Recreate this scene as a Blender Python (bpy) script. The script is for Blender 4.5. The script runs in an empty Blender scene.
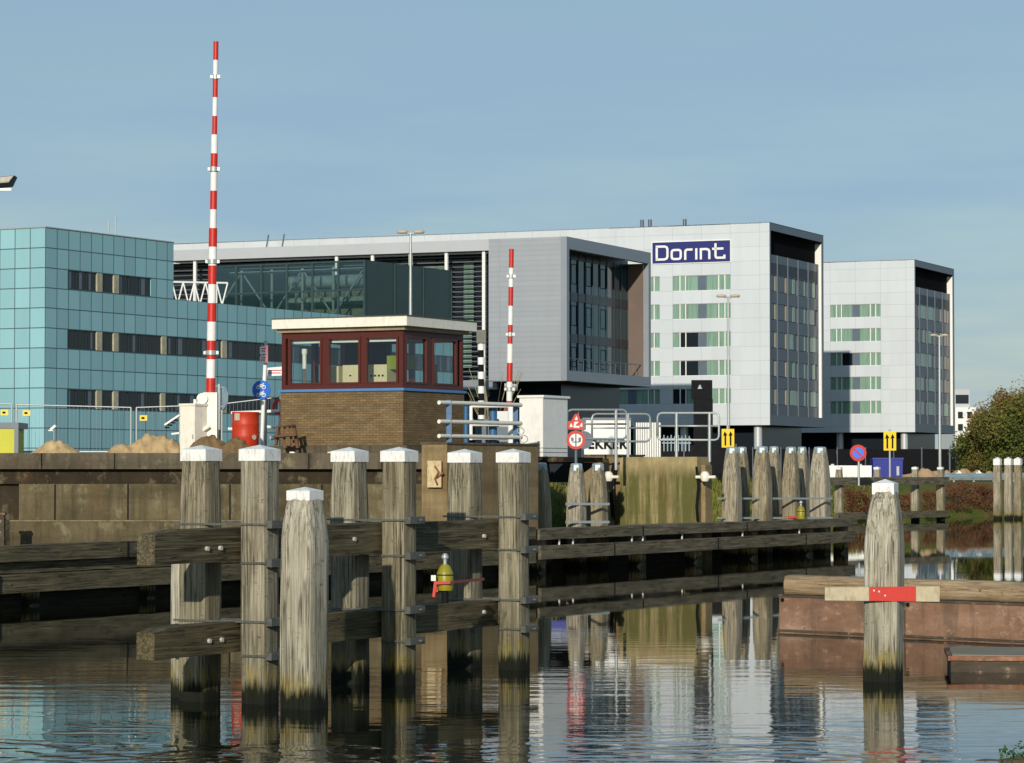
import bpy, math, random
import numpy as np
from math import sin, cos, pi, radians, sqrt, atan2
from mathutils import Vector, Matrix, noise as mnoise
S = bpy.context.scene
C = S.collection
random.seed(7)
# ---------------- camera, sky, sun, exposure ----------------
F = 2900.0; W_, H_ = 1024, 763; YH = 472.0; CZ = 2.7
PIT = math.atan((YH-H_/2)/F)
cam = bpy.data.objects.new('camera', bpy.data.cameras.new('camera')); C.objects.link(cam)
cam.location = (0, 0, CZ); cam.rotation_euler = (pi/2+PIT, 0, 0)
cam.data.sensor_width = 36; cam.data.lens = F/W_*36; cam.data.clip_end = 9000; cam.data.clip_start = .5
S.camera = cam
SUN_EL, SUN_AZ = radians(15.5), radians(10.8)       # light travels SUN_AZ to the right of +Y
w = bpy.data.worlds.new('World'); S.world = w; w.use_nodes = True
nt = w.node_tree; nt.nodes.clear()
out = nt.nodes.new('ShaderNodeOutputWorld'); bg = nt.nodes.new('ShaderNodeBackground')
sky = nt.nodes.new('ShaderNodeTexSky'); sky.sky_type = 'NISHITA'; sky.sun_disc = False
sky.sun_elevation = SUN_EL; sky.sun_rotation = pi+SUN_AZ
sky.air_density = 1.0; sky.dust_density = .35; sky.ozone_density = 2.0; sky.altitude = 0
# thin high cirrus veil over the clear sky
tc = nt.nodes.new('ShaderNodeTexCoord'); mp = nt.nodes.new('ShaderNodeMapping'); mp.inputs['Scale'].default_value = (3, 3, 22)
nz = nt.nodes.new('ShaderNodeTexNoise'); nz.inputs['Scale'].default_value = 1.6; nz.inputs['Detail'].default_value = 5; nz.inputs['Roughness'].default_value = .55
cr = nt.nodes.new('ShaderNodeMapRange'); cr.inputs[1].default_value = .38; cr.inputs[2].default_value = .66; cr.inputs[3].default_value = .30; cr.inputs[4].default_value = .88
mx = nt.nodes.new('ShaderNodeMixRGB'); mx.inputs[2].default_value = (3.75, 5.7, 7.6, 1)
L = nt.links.new
L(tc.outputs['Generated'], mp.inputs[0]); L(mp.outputs[0], nz.inputs['Vector']); L(nz.outputs['Fac'], cr.inputs[0])
L(cr.outputs[0], mx.inputs[0]); L(sky.outputs[0], mx.inputs[1]); L(mx.outputs[0], bg.inputs[0]); L(bg.outputs[0], out.inputs[0])
bg.inputs[1].default_value = .080
sd = bpy.data.lights.new('sun', 'SUN'); sd.energy = 3.8; sd.angle = radians(.53); sd.color = (1, .92, .79)
so = bpy.data.objects.new('sun', sd); C.objects.link(so)
dirv = Vector((sin(SUN_AZ)*cos(SUN_EL), cos(SUN_AZ)*cos(SUN_EL), -sin(SUN_EL)))
so.rotation_euler = dirv.to_track_quat('-Z', 'Y').to_euler(); so.location = (-20, -60, 40)
S.view_settings.view_transform = 'Standard'; S.view_settings.look = 'None'
S.view_settings.exposure = 0; S.view_settings.gamma = 1; S.view_settings.use_curve_mapping = False

# ---------------- helpers ----------------
def at(x, y, Y):
    a = (H_/2-y)/F; vy = cos(PIT)-a*sin(PIT); vz = sin(PIT)+a*cos(PIT); t = Y/vy
    return Vector(((x-W_/2)/F*t, Y, CZ+vz*t))
def lin(c):
    if isinstance(c, str):
        c = [int(c[i:i+2], 16)/255 for i in (1, 3, 5)]
        c = [v/12.92 if v <= .04045 else ((v+.055)/1.055)**2.4 for v in c]
    return (c[0], c[1], c[2], 1)
class N:
    def __init__(s, name):
        s.m = bpy.data.materials.new(name); s.m.use_nodes = True; s.t = s.m.node_tree
        s.b = s.t.nodes['Principled BSDF']; s.tc = s.t.nodes.new('ShaderNodeTexCoord')
    def n(s, k, **kw):
        o = s.t.nodes.new(k)
        for a, v in kw.items(): setattr(o, a, v)
        return o
    def l(s, a, b): s.t.links.new(a, b)
    def map(s, sc=(1, 1, 1), src='Object', rnd=True):
        m = s.n('ShaderNodeMapping'); m.inputs['Scale'].default_value = sc; s.l(s.tc.outputs[src], m.inputs[0])
        if rnd:
            oi = s.n('ShaderNodeObjectInfo'); mu = s.n('ShaderNodeMath', operation='MULTIPLY'); mu.inputs[1].default_value = 57
            s.l(oi.outputs['Random'], mu.inputs[0]); s.l(mu.outputs[0], m.inputs['Location'])
        return m.outputs[0]
    def noise(s, vec, scale=1, detail=6, rough=.6, dist=0):
        x = s.n('ShaderNodeTexNoise'); x.inputs['Scale'].default_value = scale; x.inputs['Detail'].default_value = detail
        x.inputs['Roughness'].default_value = rough; x.inputs['Distortion'].default_value = dist; s.l(vec, x.inputs['Vector']); return x.outputs['Fac']
    def ramp(s, fac, pts):
        r = s.n('ShaderNodeValToRGB'); e = r.color_ramp.elements
        while len(e) > 1: e.remove(e[0])
        e[0].position, e[0].color = pts[0][0], lin(pts[0][1])
        for p, c in pts[1:]: q = e.new(p); q.color = lin(c)
        s.l(fac, r.inputs[0]); return r.outputs[0]
    def rng(s, fac, a, b, c=0., d=1., smooth=False):
        r = s.n('ShaderNodeMapRange'); r.inputs[1].default_value = a; r.inputs[2].default_value = b; r.inputs[3].default_value = c; r.inputs[4].default_value = d
        if smooth: r.interpolation_type = 'SMOOTHSTEP'
        s.l(fac, r.inputs[0]); return r.outputs[0]
    def math(s, op, a, b=None, c=None):
        m = s.n('ShaderNodeMath', operation=op)
        for i, v in enumerate((a, b, c)):
            if v is None: continue
            if hasattr(v, 'links'): s.l(v, m.inputs[i])
            else: m.inputs[i].default_value = v
        return m.outputs[0]
    def mix(s, f, a, b, mode='MIX'):
        m = s.n('ShaderNodeMixRGB', blend_type=mode)
        for i, v in enumerate((f, a, b)):
            if hasattr(v, 'links'): s.l(v, m.inputs[i])
            elif i == 0: m.inputs[0].default_value = v
            else: m.inputs[i].default_value = lin(v)
        return m.outputs[0]
    def bump(s, h, st=.3, d=.02):
        b = s.n('ShaderNodeBump'); b.inputs['Strength'].default_value = st; b.inputs['Distance'].default_value = d
        s.l(h, b.inputs['Height']); s.l(b.outputs[0], s.b.inputs['Normal'])
    def fin(s, col, rough=.7, metal=0, spec=.4):
        if hasattr(col, 'links'): s.l(col, s.b.inputs['Base Color'])
        else: s.b.inputs['Base Color'].default_value = lin(col)
        if hasattr(rough, 'links'): s.l(rough, s.b.inputs['Roughness'])
        else: s.b.inputs['Roughness'].default_value = rough
        s.b.inputs['Metallic'].default_value = metal; s.b.inputs['Specular IOR Level'].default_value = spec
        return s.m
def mat(name, col, rough=.6, metal=0, var=.25, scale=3., bump=0., stretch=(1, 1, 1), spec=.4, dirt=None, dirt_amt=.5):
    g = N(name); v = g.map(stretch); f = g.noise(v, scale, 6, .62)
    c = lin(col)[:3]; lo = tuple(k*(1-var) for k in c); hi = tuple(min(1, k*(1+var*.7)) for k in c)
    o = g.ramp(f, [(.3, lo), (.7, hi)])
    if dirt:
        f2 = g.noise(g.map((stretch[0]*1.3, stretch[1]*1.3, stretch[2]*.35)), scale*1.7, 5, .7)
        o = g.mix(g.rng(f2, .52, .72, 0, dirt_amt), o, dirt)
    if bump: g.bump(f, bump, .02)
    return g.fin(o, rough, metal, spec)

def wood(name, axis, lo, mid, hi, algae=True, warm='#756350'):
    g = N(name)
    def sc(l, c): return (l, c, c) if axis == 'x' else (c, c, l)
    big = g.noise(g.map((1.1, 1.1, .9)), 1.3, 4, .55)
    gr = g.math('ADD', g.math('MULTIPLY', g.noise(g.map(sc(.5, 14)), 1.5, 9, .68, .25), .55), g.math('MULTIPLY', g.noise(g.map(sc(1.1, 46)), 1.3, 6, .7, .1), .45))
    col = g.ramp(gr, [(.34, lo), (.48, mid), (.62, hi)])
    col = g.mix(g.rng(big, .45, .75, 0, .3), col, warm)
    blot = g.noise(g.map(sc(1.2, 4)), 1.6, 6, .7)
    col = g.mix(g.rng(blot, .56, .74, 0, .5), col, lo)
    ck = g.noise(g.map(sc(.45, 26)), 1.0, 3, .5, .6)      # long drying cracks
    crk = g.math('MULTIPLY', g.rng(g.math('ABSOLUTE', g.math('SUBTRACT', ck, .5)), 0, .03, 1, 0), g.rng(g.noise(g.map(sc(.9, 3)), 1.5, 2), .42, .56))
    ck2 = g.noise(g.map(sc(30, 5)), .9, 2, .5, .4)         # short cross checks
    crk2 = g.math('MULTIPLY', g.rng(g.math('ABSOLUTE', g.math('SUBTRACT', ck2, .5)), 0, .014, 1, 0), g.rng(g.noise(g.map(sc(5, 7)), 1.5, 2), .56, .64))
    cr_ = g.math('MAXIMUM', crk, g.math('MULTIPLY', crk2, .8))
    col = g.mix(g.math('MULTIPLY', cr_, .8), col, (.012, .010, .007))
    rough = .85
    if algae:
        sx = g.n('ShaderNodeSeparateXYZ'); g.l(g.tc.outputs['Object'], sx.inputs[0])
        jag = g.noise(g.map((22, 22, 1.2)), 1.0, 5, .7)
        zz = g.math('ADD', sx.outputs[2], g.math('MULTIPLY', g.math('SUBTRACT', jag, .5), -.55))
        col = g.mix(g.math('MULTIPLY', g.rng(sx.outputs[2], .3, 1.6, .45, 0), g.rng(big, .35, .6)), col, '#55573c')
        yel = g.math('MULTIPLY', g.rng(zz, .34, .46, 1, 0), g.rng(g.noise(g.map((9, 9, 2)), 1, 3), .40, .58, .0, .8))
        col = g.mix(yel, col, '#83732e')
        col = g.mix(g.rng(zz, .15, .27, 1, 0), col, '#1a1e0b')
        zz2 = g.math('ADD', sx.outputs[2], g.math('MULTIPLY', jag, -.08))
        col = g.mix(g.rng(zz2, .0, .1, 1, 0), col, (.008, .010, .006))
    oi = g.n('ShaderNodeObjectInfo'); hs = g.n('ShaderNodeHueSaturation'); g.l(g.rng(oi.outputs['Random'], 0, 1, .82, 1.12), hs.inputs['Value']); g.l(g.rng(oi.outputs['Random'], 0, 1, 1.15, .8), hs.inputs['Saturation']); g.l(col, hs.inputs['Color']); col = hs.outputs[0]
    h = g.math('SUBTRACT', g.math('MULTIPLY', gr, .8), cr_)
    g.bump(h, .75, .018)
    return g.fin(col, rough, 0, .25)

def facade(name, col, pw, ph, jw=.025, jd=.45, z0=0., var=.05, rough=.45, metal=0, pv=None, spec=.5, yoff=0.):
    g = N(name); sx = g.n('ShaderNodeSeparateXYZ'); g.l(g.tc.outputs['Object'], sx.inputs[0])
    sn = g.n('ShaderNodeSeparateXYZ'); g.l(g.tc.outputs['Normal'], sn.inputs[0])
    def joint(o, p, off):
        f = g.math('FRACT', g.math('ADD', g.math('DIVIDE', g.math('SUBTRACT', o, off), p), .5))
        d = g.math('MULTIPLY', g.math('ABSOLUTE', g.math('SUBTRACT', f, .5)), p)
        return g.rng(d, jw*.6, jw*1.3, 1, 0)
    jz = joint(sx.outputs[2], ph, z0)
    nx = g.math('GREATER_THAN', g.math('ABSOLUTE', sn.outputs[0]), .5); ny = g.math('GREATER_THAN', g.math('ABSOLUTE', sn.outputs[1]), .5)
    j = g.math('MAXIMUM', jz, g.math('MAXIMUM', g.math('MULTIPLY', joint(sx.outputs[1], pv or pw, yoff), nx), g.math('MULTIPLY', joint(sx.outputs[0], pw, 0), ny)))
    # slight tone change from panel to panel
    cmb = g.n('ShaderNodeCombineXYZ')
    for i, (o, p) in enumerate(((sx.outputs[0], pw), (sx.outputs[1], pv or pw), (sx.outputs[2], ph))):
        g.l(g.math('FLOOR', g.math('ADD', g.math('DIVIDE', g.math('SUBTRACT', o, z0 if i == 2 else 0), p), .001)), cmb.inputs[i])
    wn = g.n('ShaderNodeTexWhiteNoise'); g.l(cmb.outputs[0], wn.inputs['Vector'])
    c = lin(col)[:3]
    pc = g.ramp(wn.outputs['Value'], [(0, tuple(k*(1-var) for k in c)), (1, tuple(min(1, k*(1+var)) for k in c))])
    st = g.noise(g.map((.5, .5, .12), rnd=False), 2.2, 5)
    pc = g.mix(g.rng(st, .45, .75, 0, .12), pc, tuple(k*.6 for k in c))
    o = g.mix(g.math('MULTIPLY', j, jd), pc, tuple(k*.12 for k in c))
    return g.fin(o, rough, metal, spec)

class MB:
    def __init__(s): s.v = []; s.f = []; s.mi = []; s.cur = 0; s.sm = []
    def add(s, vs, fs, smooth=False):
        b = len(s.v); s.v += [tuple(v) for v in vs]
        for f in fs: s.f.append([b+i for i in f]); s.mi.append(s.cur); s.sm.append(smooth)
        return s
    def hexa(s, p):   # 8 points: bottom 4 ccw, top 4 ccw
        return s.add(p, [(3, 2, 1, 0), (4, 5, 6, 7), (0, 1, 5, 4), (1, 2, 6, 5), (2, 3, 7, 6), (3, 0, 4, 7)])
    def box(s, x0, x1, y0, y1, z0, z1):
        return s.hexa([(x0, y0, z0), (x1, y0, z0), (x1, y1, z0), (x0, y1, z0), (x0, y0, z1), (x1, y0, z1), (x1, y1, z1), (x0, y1, z1)])
    def cbox(s, c, d, rz=0, M=None):
        q = []
        for z in (-.5, .5):
            for x, y in ((-.5, -.5), (.5, -.5), (.5, .5), (-.5, .5)):
                p = Vector((x*d[0], y*d[1], z*d[2]))
                p = (M @ p) if M else Matrix.Rotation(rz, 3, 'Z') @ p
                q.append(p+Vector(c))
        return s.hexa(q)
    def bar(s, p0, p1, wd, th=None, up=(0, 0, 1)):
        p0, p1 = Vector(p0), Vector(p1); th = th or wd; d = (p1-p0)
        x = d.normalized(); u = Vector(up)
        if abs(x.dot(u)) > .98: u = Vector((0, 1, 0))
        y = u.cross(x).normalized(); z = x.cross(y)
        q = []
        for e in (-th/2, th/2):
            for P, k in ((p0, -1), (p1, -1), (p1, 1), (p0, 1)): q.append(P+y*k*wd/2+z*e)
        return s.hexa(q)
    def tube(s, p0, p1, r0, r1=None, n=10, caps=True, smooth=True):
        p0, p1 = Vector(p0), Vector(p1); r1 = r0 if r1 is None else r1
        d = (p1-p0).normalized(); a = Vector((1, 0, 0)) if abs(d.x) < .9 else Vector((0, 1, 0))
        u = d.cross(a).normalized(); v = d.cross(u); vs = []
        for P, r in ((p0, r0), (p1, r1)):
            for i in range(n): t = 2*pi*i/n; vs.append(P+(u*cos(t)+v*sin(t))*r)
        fs = [(i, (i+1) % n, n+(i+1) % n, n+i) for i in range(n)]
        s.add(vs, fs, smooth)
        if caps: s.add(vs[:n], [tuple(range(n))[::-1]]); s.add(vs[n:], [tuple(range(n))])
        return s
    def path(s, pts, r, n=8):
        pts = [Vector(p) for p in pts]; vs = []; prev = None
        for i, p in enumerate(pts):
            d = (pts[min(i+1, len(pts)-1)]-pts[max(i-1, 0)]).normalized()
            if prev is None: a = Vector((0, 0, 1)) if abs(d.z) < .9 else Vector((1, 0, 0)); prev = d.cross(a).normalized()
            u = (prev-d*prev.dot(d)).normalized(); prev = u; v = d.cross(u)
            rr = r[i] if isinstance(r, (list, tuple)) else r
            for k in range(n): t = 2*pi*k/n; vs.append(p+(u*cos(t)+v*sin(t))*rr)
        fs = [(i*n+k, i*n+(k+1) % n, (i+1)*n+(k+1) % n, (i+1)*n+k) for i in range(len(pts)-1) for k in range(n)]
        fs += [tuple(range(n))[::-1], tuple(range((len(pts)-1)*n, len(pts)*n))]
        return s.add(vs, fs, True)
    def lathe(s, prof, c=(0, 0, 0), n=24, smooth=True):
        vs = [(c[0]+r*cos(2*pi*k/n), c[1]+r*sin(2*pi*k/n), c[2]+z) for r, z in prof for k in range(n)]
        m = len(prof); fs = [(i*n+k, i*n+(k+1) % n, (i+1)*n+(k+1) % n, (i+1)*n+k) for i in range(m-1) for k in range(n)]
        s.add(vs, fs, smooth); s.add(vs[:n], [tuple(range(n))[::-1]]); s.add(vs[-n:], [tuple(range(n))]); return s
    def disc(s, c, r, nrm, th, n=28, r_in=0):
        nrm = Vector(nrm).normalized(); c = Vector(c)
        if not r_in: return s.tube(c-nrm*th/2, c+nrm*th/2, r, n=n, smooth=False)
        a = Vector((0, 0, 1)); u = nrm.cross(a).normalized(); v = nrm.cross(u); vs = []
        for o, rr in ((-th/2, r_in), (-th/2, r), (th/2, r), (th/2, r_in)):
            for i in range(n): t = 2*pi*i/n; vs.append(c+nrm*o+(u*cos(t)+v*sin(t))*rr)
        fs = [(a_*n+i, a_*n+(i+1) % n, ((a_+1) % 4)*n+(i+1) % n, ((a_+1) % 4)*n+i) for a_ in range(4) for i in range(n)]
        return s.add(vs, fs)
    def build(s, name, m, parent=None, loc=None, rz=0):
        me = bpy.data.meshes.new(name); me.from_pydata(s.v, [], s.f); me.update()
        ms = m if isinstance(m, (list, tuple)) else [m]
        for x in ms: me.materials.append(x)
        me.polygons.foreach_set('material_index', s.mi); me.polygons.foreach_set('use_smooth', s.sm)
        o = bpy.data.objects.new(name, me); C.objects.link(o)
        if parent: o.parent = parent
        if loc is not None: o.location = loc
        o.rotation_euler.z = rz
        return o
def build_each(mb, name, m, parent):
    n = len(mb.v)//8
    for i in range(n):
        q = MB(); q.add(mb.v[i*8:i*8+8], [[k-i*8 for k in f] for f in mb.f[i*6:i*6+6]]); q.build(name, m, parent)
def fixn(o):
    import bmesh
    b = bmesh.new(); b.from_mesh(o.data); bmesh.ops.recalc_face_normals(b, faces=b.faces); b.to_mesh(o.data); b.free(); return o
def thing(name, label, cat, loc=(0, 0, 0), rz=0, group=None):
    o = bpy.data.objects.new(name, None); C.objects.link(o); o.location = loc; o.rotation_euler.z = rz
    o['label'] = label; o['category'] = cat; o.empty_display_size = .3
    if group: o['group'] = group
    return o
def tag(o, label, cat, group=None, kind=None):
    if label: o['label'] = label
    if cat: o['category'] = cat
    if group: o['group'] = group
    if kind: o['kind'] = kind
    return o
def struct(o): o['kind'] = 'structure'; return o
def wall_holes(mb, o, ex, inn, L0, L1, z0, z1, holes, depth):
    o, ex, inn = Vector(o), Vector(ex), Vector(inn)
    A = sorted(set([L0, L1]+[h[i] for h in holes for i in (0, 1)])); B = sorted(set([z0, z1]+[h[i] for h in holes for i in (2, 3)]))
    A = [a for a in A if L0 <= a <= L1]; B = [b for b in B if z0 <= b <= z1]
    def pt(a, b, d=0): return o+ex*a+inn*d+Vector((0, 0, b))
    flip = ex.cross(Vector((0, 0, 1))).dot(inn) > 0
    def q(a, b, c, d):
        mb.add([a, b, c, d], [(0, 1, 2, 3) if not flip else (3, 2, 1, 0)])
    for i in range(len(A)-1):
        for j in range(len(B)-1):
            ca, cb = (A[i]+A[i+1])/2, (B[j]+B[j+1])/2
            if any(h[0] < ca < h[1] and h[2] < cb < h[3] for h in holes): continue
            q(pt(A[i], B[j]), pt(A[i+1], B[j]), pt(A[i+1], B[j+1]), pt(A[i], B[j+1]))
    for h in holes:
        c = [(h[0], h[2]), (h[1], h[2]), (h[1], h[3]), (h[0], h[3])]
        for k in range(4):
            a, b = c[k], c[(k+1) % 4]
            q(pt(*a), pt(*a, depth), pt(*b, depth), pt(*b))

# ---------------- materials ----------------
M = {}
M['post'] = wood('weathered_pile_wood', 'z', '#45402f', '#7f7861', '#aba48b')
M['post_pale'] = wood('pale_pile_wood', 'z', '#6a6555', '#a09a86', '#c9c3ae')
M['post_far'] = wood('brown_grey_pile_wood', 'z', '#5a5546', '#948b75', '#b9b098')
M['beam'] = wood('dark_beam_wood', 'x', '#332f22', '#554e39', '#7c7254', algae=False, warm='#57492f')
M['beam_far'] = wood('fender_beam_wood', 'x', '#3c392b', '#686150', '#8d8570', algae=False, warm='#5a4f3a')
M['beam_dark'] = wood('dark_board_wood', 'x', '#1c1a12', '#312c1f', '#4d4632', algae=False, warm='#2a241a')  # dark tone puts the shade below fender and guide wall into the screens
M['log'] = wood('raw_log_wood', 'x', '#75654f', '#a08c72', '#c2b197', algae=False, warm='#9a7d60')
M['cap'] = mat('white_cap_paint', (.80, .80, .77), .45, 0, .06, 14, .05, dirt='#8e8970', dirt_amt=.7)
M['capgrey'] = mat('zinc_cap', '#9aa9ae', .4, .3, .15, 8)
M['strap'] = mat('galvanised_strap', '#6c6e68', .45, .5, .3, 20, .1, dirt='#5b4c3a', dirt_amt=.6)
M['galv'] = mat('galvanised_steel', '#aab0ae', .4, .35, .15, 10)
M['bolt'] = mat('pale_bolt', '#c9cac2', .4, .3, .1, 10)
M['cream'] = mat('cream_paint', (.80, .77, .66), .4, 0, .06, 5, dirt='#8a8164', dirt_amt=.3)
M['white'] = mat('white_paint', (.80, .80, .76), .4, 0, .05, 5, dirt='#a7a28f', dirt_amt=.25)
M['red'] = mat('signal_red_paint', '#c2281a', .45, 0, .12, 6, dirt='#8d3a2a', dirt_amt=.4)
M['drum'] = mat('drum_red_paint', '#bb3519', .5, 0, .12, 5, dirt='#7e3520', dirt_amt=.5)
M['blue'] = mat('railing_blue_paint', '#345f86', .45, 0, .12, 6)
M['black'] = mat('matt_black', (.010, .010, .012), .75, 0, .3, 4, spec=.12)
M['signblue'] = mat('sign_blue', '#1763c4', .35, 0, .04, 6)
M['yellow'] = mat('sign_yellow', '#f2c600', .4, 0, .05, 6)
M['lampyellow'] = mat('lantern_yellow', '#8c861f', .4, 0, .1, 12)  # dulled yellow: shade on the hanging lantern is put into the colour
M['frame'] = mat('mahogany_frame_paint', '#52231b', .45, 0, .2, 12, stretch=(1, 1, 4))
M['sill'] = mat('blue_sill_paint', '#4f7fb4', .45, 0, .1, 5)
M['sand'] = mat('pale_sand', '#bfa377', .95, 0, .38, 1.4, .8, dirt='#7d6645', dirt_amt=.6)
M['sandr'] = mat('ochre_sand', '#bd9b74', .95, 0, .2, .6, .6, dirt='#94774f', dirt_amt=.5)
M['dirt'] = mat('brown_soil', '#7c6543', .95, 0, .35, 2.2, .8, dirt='#4b3d28', dirt_amt=.6)
M['land'] = mat('rough_ground', '#6f6a52', .95, 0, .3, .3, .3)
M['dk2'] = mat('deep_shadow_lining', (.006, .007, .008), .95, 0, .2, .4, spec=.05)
M['bluebox'] = mat('blue_container_paint', '#27318c', .5, 0, .08, 2)
M['lime'] = mat('yellow_green_paint', '#b9b81c', .5, 0, .08, 2)
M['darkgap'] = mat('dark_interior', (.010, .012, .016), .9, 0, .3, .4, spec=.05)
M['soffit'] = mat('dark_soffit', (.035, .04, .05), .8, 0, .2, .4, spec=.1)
M['hmetal'] = mat('hotel_dark_frame', '#5f6874', .4, .2, .06, .5)
M['greymetal'] = facade('corrugated_grey_cladding', '#a3a8ad', 6.0, .42, .04, .12, var=.03, rough=.4, metal=.3)
M['greyframe'] = mat('grey_frame_cladding', '#9298a0', .4, .3, .05, .5)
M['hotel'] = facade('hotel_white_panels', '#c6ccd0', 3.6, 1.435, .022, .32, z0=21.03, var=.035, rough=.35, pv=3.1, yoff=4.13)
M['teal'] = facade('teal_panels', '#8ab6be', 1.12, 1.178, .032, .85, z0=17.06, var=.085, rough=.6, spec=.12)
M['band'] = mat('roof_band_cladding', '#b9bcbf', .4, .2, .05, .5)
M['curtain'] = mat('pale_green_curtain', '#7c9c8a', .25, 0, .32, 1.6, stretch=(4, 4, .2), spec=.8)
M['wgrey'] = mat('grey_window_panel', '#5d6a76', .3, 0, .1, 1)
M['wdark'] = mat('dark_window_bar', '#2b333a', .5, 0, .1, 1)
M['brownwall'] = mat('brown_reveal', '#6b5c53', .6, 0, .1, .5)
M['rust'] = None
def brickm():
    g = N('brown_brick'); v = g.map((1, 1, 1), rnd=False)
    sx = g.n('ShaderNodeSeparateXYZ'); g.l(v, sx.inputs[0]); cb = g.n('ShaderNodeCombineXYZ')
    g.l(g.math('ADD', sx.outputs[0], sx.outputs[1]), cb.inputs[0]); g.l(sx.outputs[2], cb.inputs[1])
    b = g.n('ShaderNodeTexBrick'); g.l(cb.outputs[0], b.inputs['Vector']); b.inputs['Scale'].default_value = 1
    b.inputs['Brick Width'].default_value = .21; b.inputs['Row Height'].default_value = .066; b.inputs['Mortar Size'].default_value = .007
    b.inputs['Color1'].default_value = lin('#86714f'); b.inputs['Color2'].default_value = lin('#6f5d42'); b.inputs['Mortar'].default_value = lin('#54493a')
    c = g.mix(g.rng(g.noise(g.map((1, 1, 6)), 1.2, 6), .4, .7, 0, .5), b.outputs[0], '#4e4029')
    g.bump(b.outputs['Fac'], -.5, .01) if False else None
    return g.fin(c, .85, 0, .2)
M['brick'] = brickm()
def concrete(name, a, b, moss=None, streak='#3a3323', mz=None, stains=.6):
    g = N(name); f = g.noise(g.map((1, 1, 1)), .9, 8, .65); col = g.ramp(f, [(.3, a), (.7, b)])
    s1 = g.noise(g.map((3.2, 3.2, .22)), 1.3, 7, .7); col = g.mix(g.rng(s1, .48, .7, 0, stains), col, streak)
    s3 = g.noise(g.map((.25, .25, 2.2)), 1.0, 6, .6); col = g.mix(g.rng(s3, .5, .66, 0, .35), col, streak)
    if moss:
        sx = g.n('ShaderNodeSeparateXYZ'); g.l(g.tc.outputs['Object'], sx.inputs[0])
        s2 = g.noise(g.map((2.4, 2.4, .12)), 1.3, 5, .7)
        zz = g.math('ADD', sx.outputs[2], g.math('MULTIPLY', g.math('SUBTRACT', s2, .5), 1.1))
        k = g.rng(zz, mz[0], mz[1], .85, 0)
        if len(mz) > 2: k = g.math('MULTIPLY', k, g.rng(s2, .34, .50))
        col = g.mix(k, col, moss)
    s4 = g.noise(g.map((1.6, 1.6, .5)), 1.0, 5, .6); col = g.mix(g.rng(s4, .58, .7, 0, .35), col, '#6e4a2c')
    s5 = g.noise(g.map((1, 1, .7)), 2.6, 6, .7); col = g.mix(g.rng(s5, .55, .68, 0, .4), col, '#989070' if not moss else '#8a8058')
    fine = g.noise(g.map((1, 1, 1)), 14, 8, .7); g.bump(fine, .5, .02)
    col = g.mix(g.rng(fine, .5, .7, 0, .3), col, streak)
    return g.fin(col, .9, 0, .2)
M['wallc'] = concrete('stained_quay_concrete', '#4e4633', '#70664c', streak='#2e291d', stains=.7)
M['fascia'] = concrete('quay_edge_concrete', '#4d463a', '#6c6352', streak='#302b20')
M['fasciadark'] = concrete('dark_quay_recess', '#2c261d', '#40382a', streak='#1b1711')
M['abut'] = concrete('abutment_concrete', '#7d6b4b', '#9a8765', streak='#54462f', stains=.45)
M['pier'] = concrete('mossy_pier_concrete', '#8d7f58', '#b3a57c', moss='#4a4d22', mz=(2.55, 2.95, 1), streak='#6a5f3f', stains=.35)
def rustm(name, a, b, c):
    g = N(name); f = g.noise(g.map((.8, .8, 2.2)), 1.1, 8, .7); col = g.ramp(f, [(.28, a), (.5, b), (.72, c)])
    s = g.noise(g.map((2.5, 2.5, .3)), 1.5, 6, .7); col = g.mix(g.rng(s, .5, .68, 0, .6), col, '#4d4236')
    s2 = g.noise(g.map((.7, .7, .25)), 1.6, 5, .6); col = g.mix(g.rng(s2, .52, .62, 0, .45), col, '#3f3a33')
    s3 = g.noise(g.map((3, 3, 5)), 1.5, 8, .75); col = g.mix(g.rng(s3, .56, .66, 0, .6), col, '#b79a80')
    fn = g.noise(g.map(), 12, 8, .7); g.bump(g.math('ADD', fn, g.math('MULTIPLY', g.noise(g.map((1, 1, 1)), 1.5, 2), 3)), .5, .015)
    return g.fin(col, .85, 0, .25)
M['rust'] = rustm('rusty_hull', '#6b5243', '#8b6b55', '#a38671')
M['rustdk'] = rustm('dark_rusty_hull', '#2f2a24', '#4c443a', '#67594a')
M['rim'] = rustm('rust_edge', '#6b4230', '#8d5c43', '#a17a60')
def glass(name, col, rough=.04, tr=0., spec=.8):
    g = N(name); g.fin(col, rough, 0, spec)
    if tr:
        t = g.n('ShaderNodeBsdfTransparent'); t.inputs[0].default_value = (.86, .92, .92, 1)
        gl = g.n('ShaderNodeBsdfGlossy'); gl.inputs['Roughness'].default_value = .02; gl.inputs[0].default_value = (.9, .95, 1, 1)
        mm = g.n('ShaderNodeMixShader'); fr = g.n('ShaderNodeFresnel'); fr.inputs[0].default_value = 1.5
        g.l(fr.outputs[0], mm.inputs[0]); g.l(t.outputs[0], mm.inputs[1]); g.l(gl.outputs[0], mm.inputs[2])
        m2 = g.n('ShaderNodeMixShader'); m2.inputs[0].default_value = tr; g.l(g.b.outputs[0], m2.inputs[1]); g.l(mm.outputs[0], m2.inputs[2])
        g.l(m2.outputs[0], g.t.nodes['Material Output'].inputs[0])
    return g.m
M['pane'] = glass('clear_pane', (.02, .03, .03), .03, .93)
M['dglass'] = glass('dark_window_glass', (.014, .020, .026), .06, spec=.35)
M['gglass'] = glass('green_curtain_wall_glass', (.022, .062, .075), .05, spec=.45)
M['plant'] = glass('dark_green_screen_glass', (.02, .05, .045), .12, .80)
M['plantsolid'] = mat('dark_green_screen', (.022, .046, .044), .3, 0, .12, .4)

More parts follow.
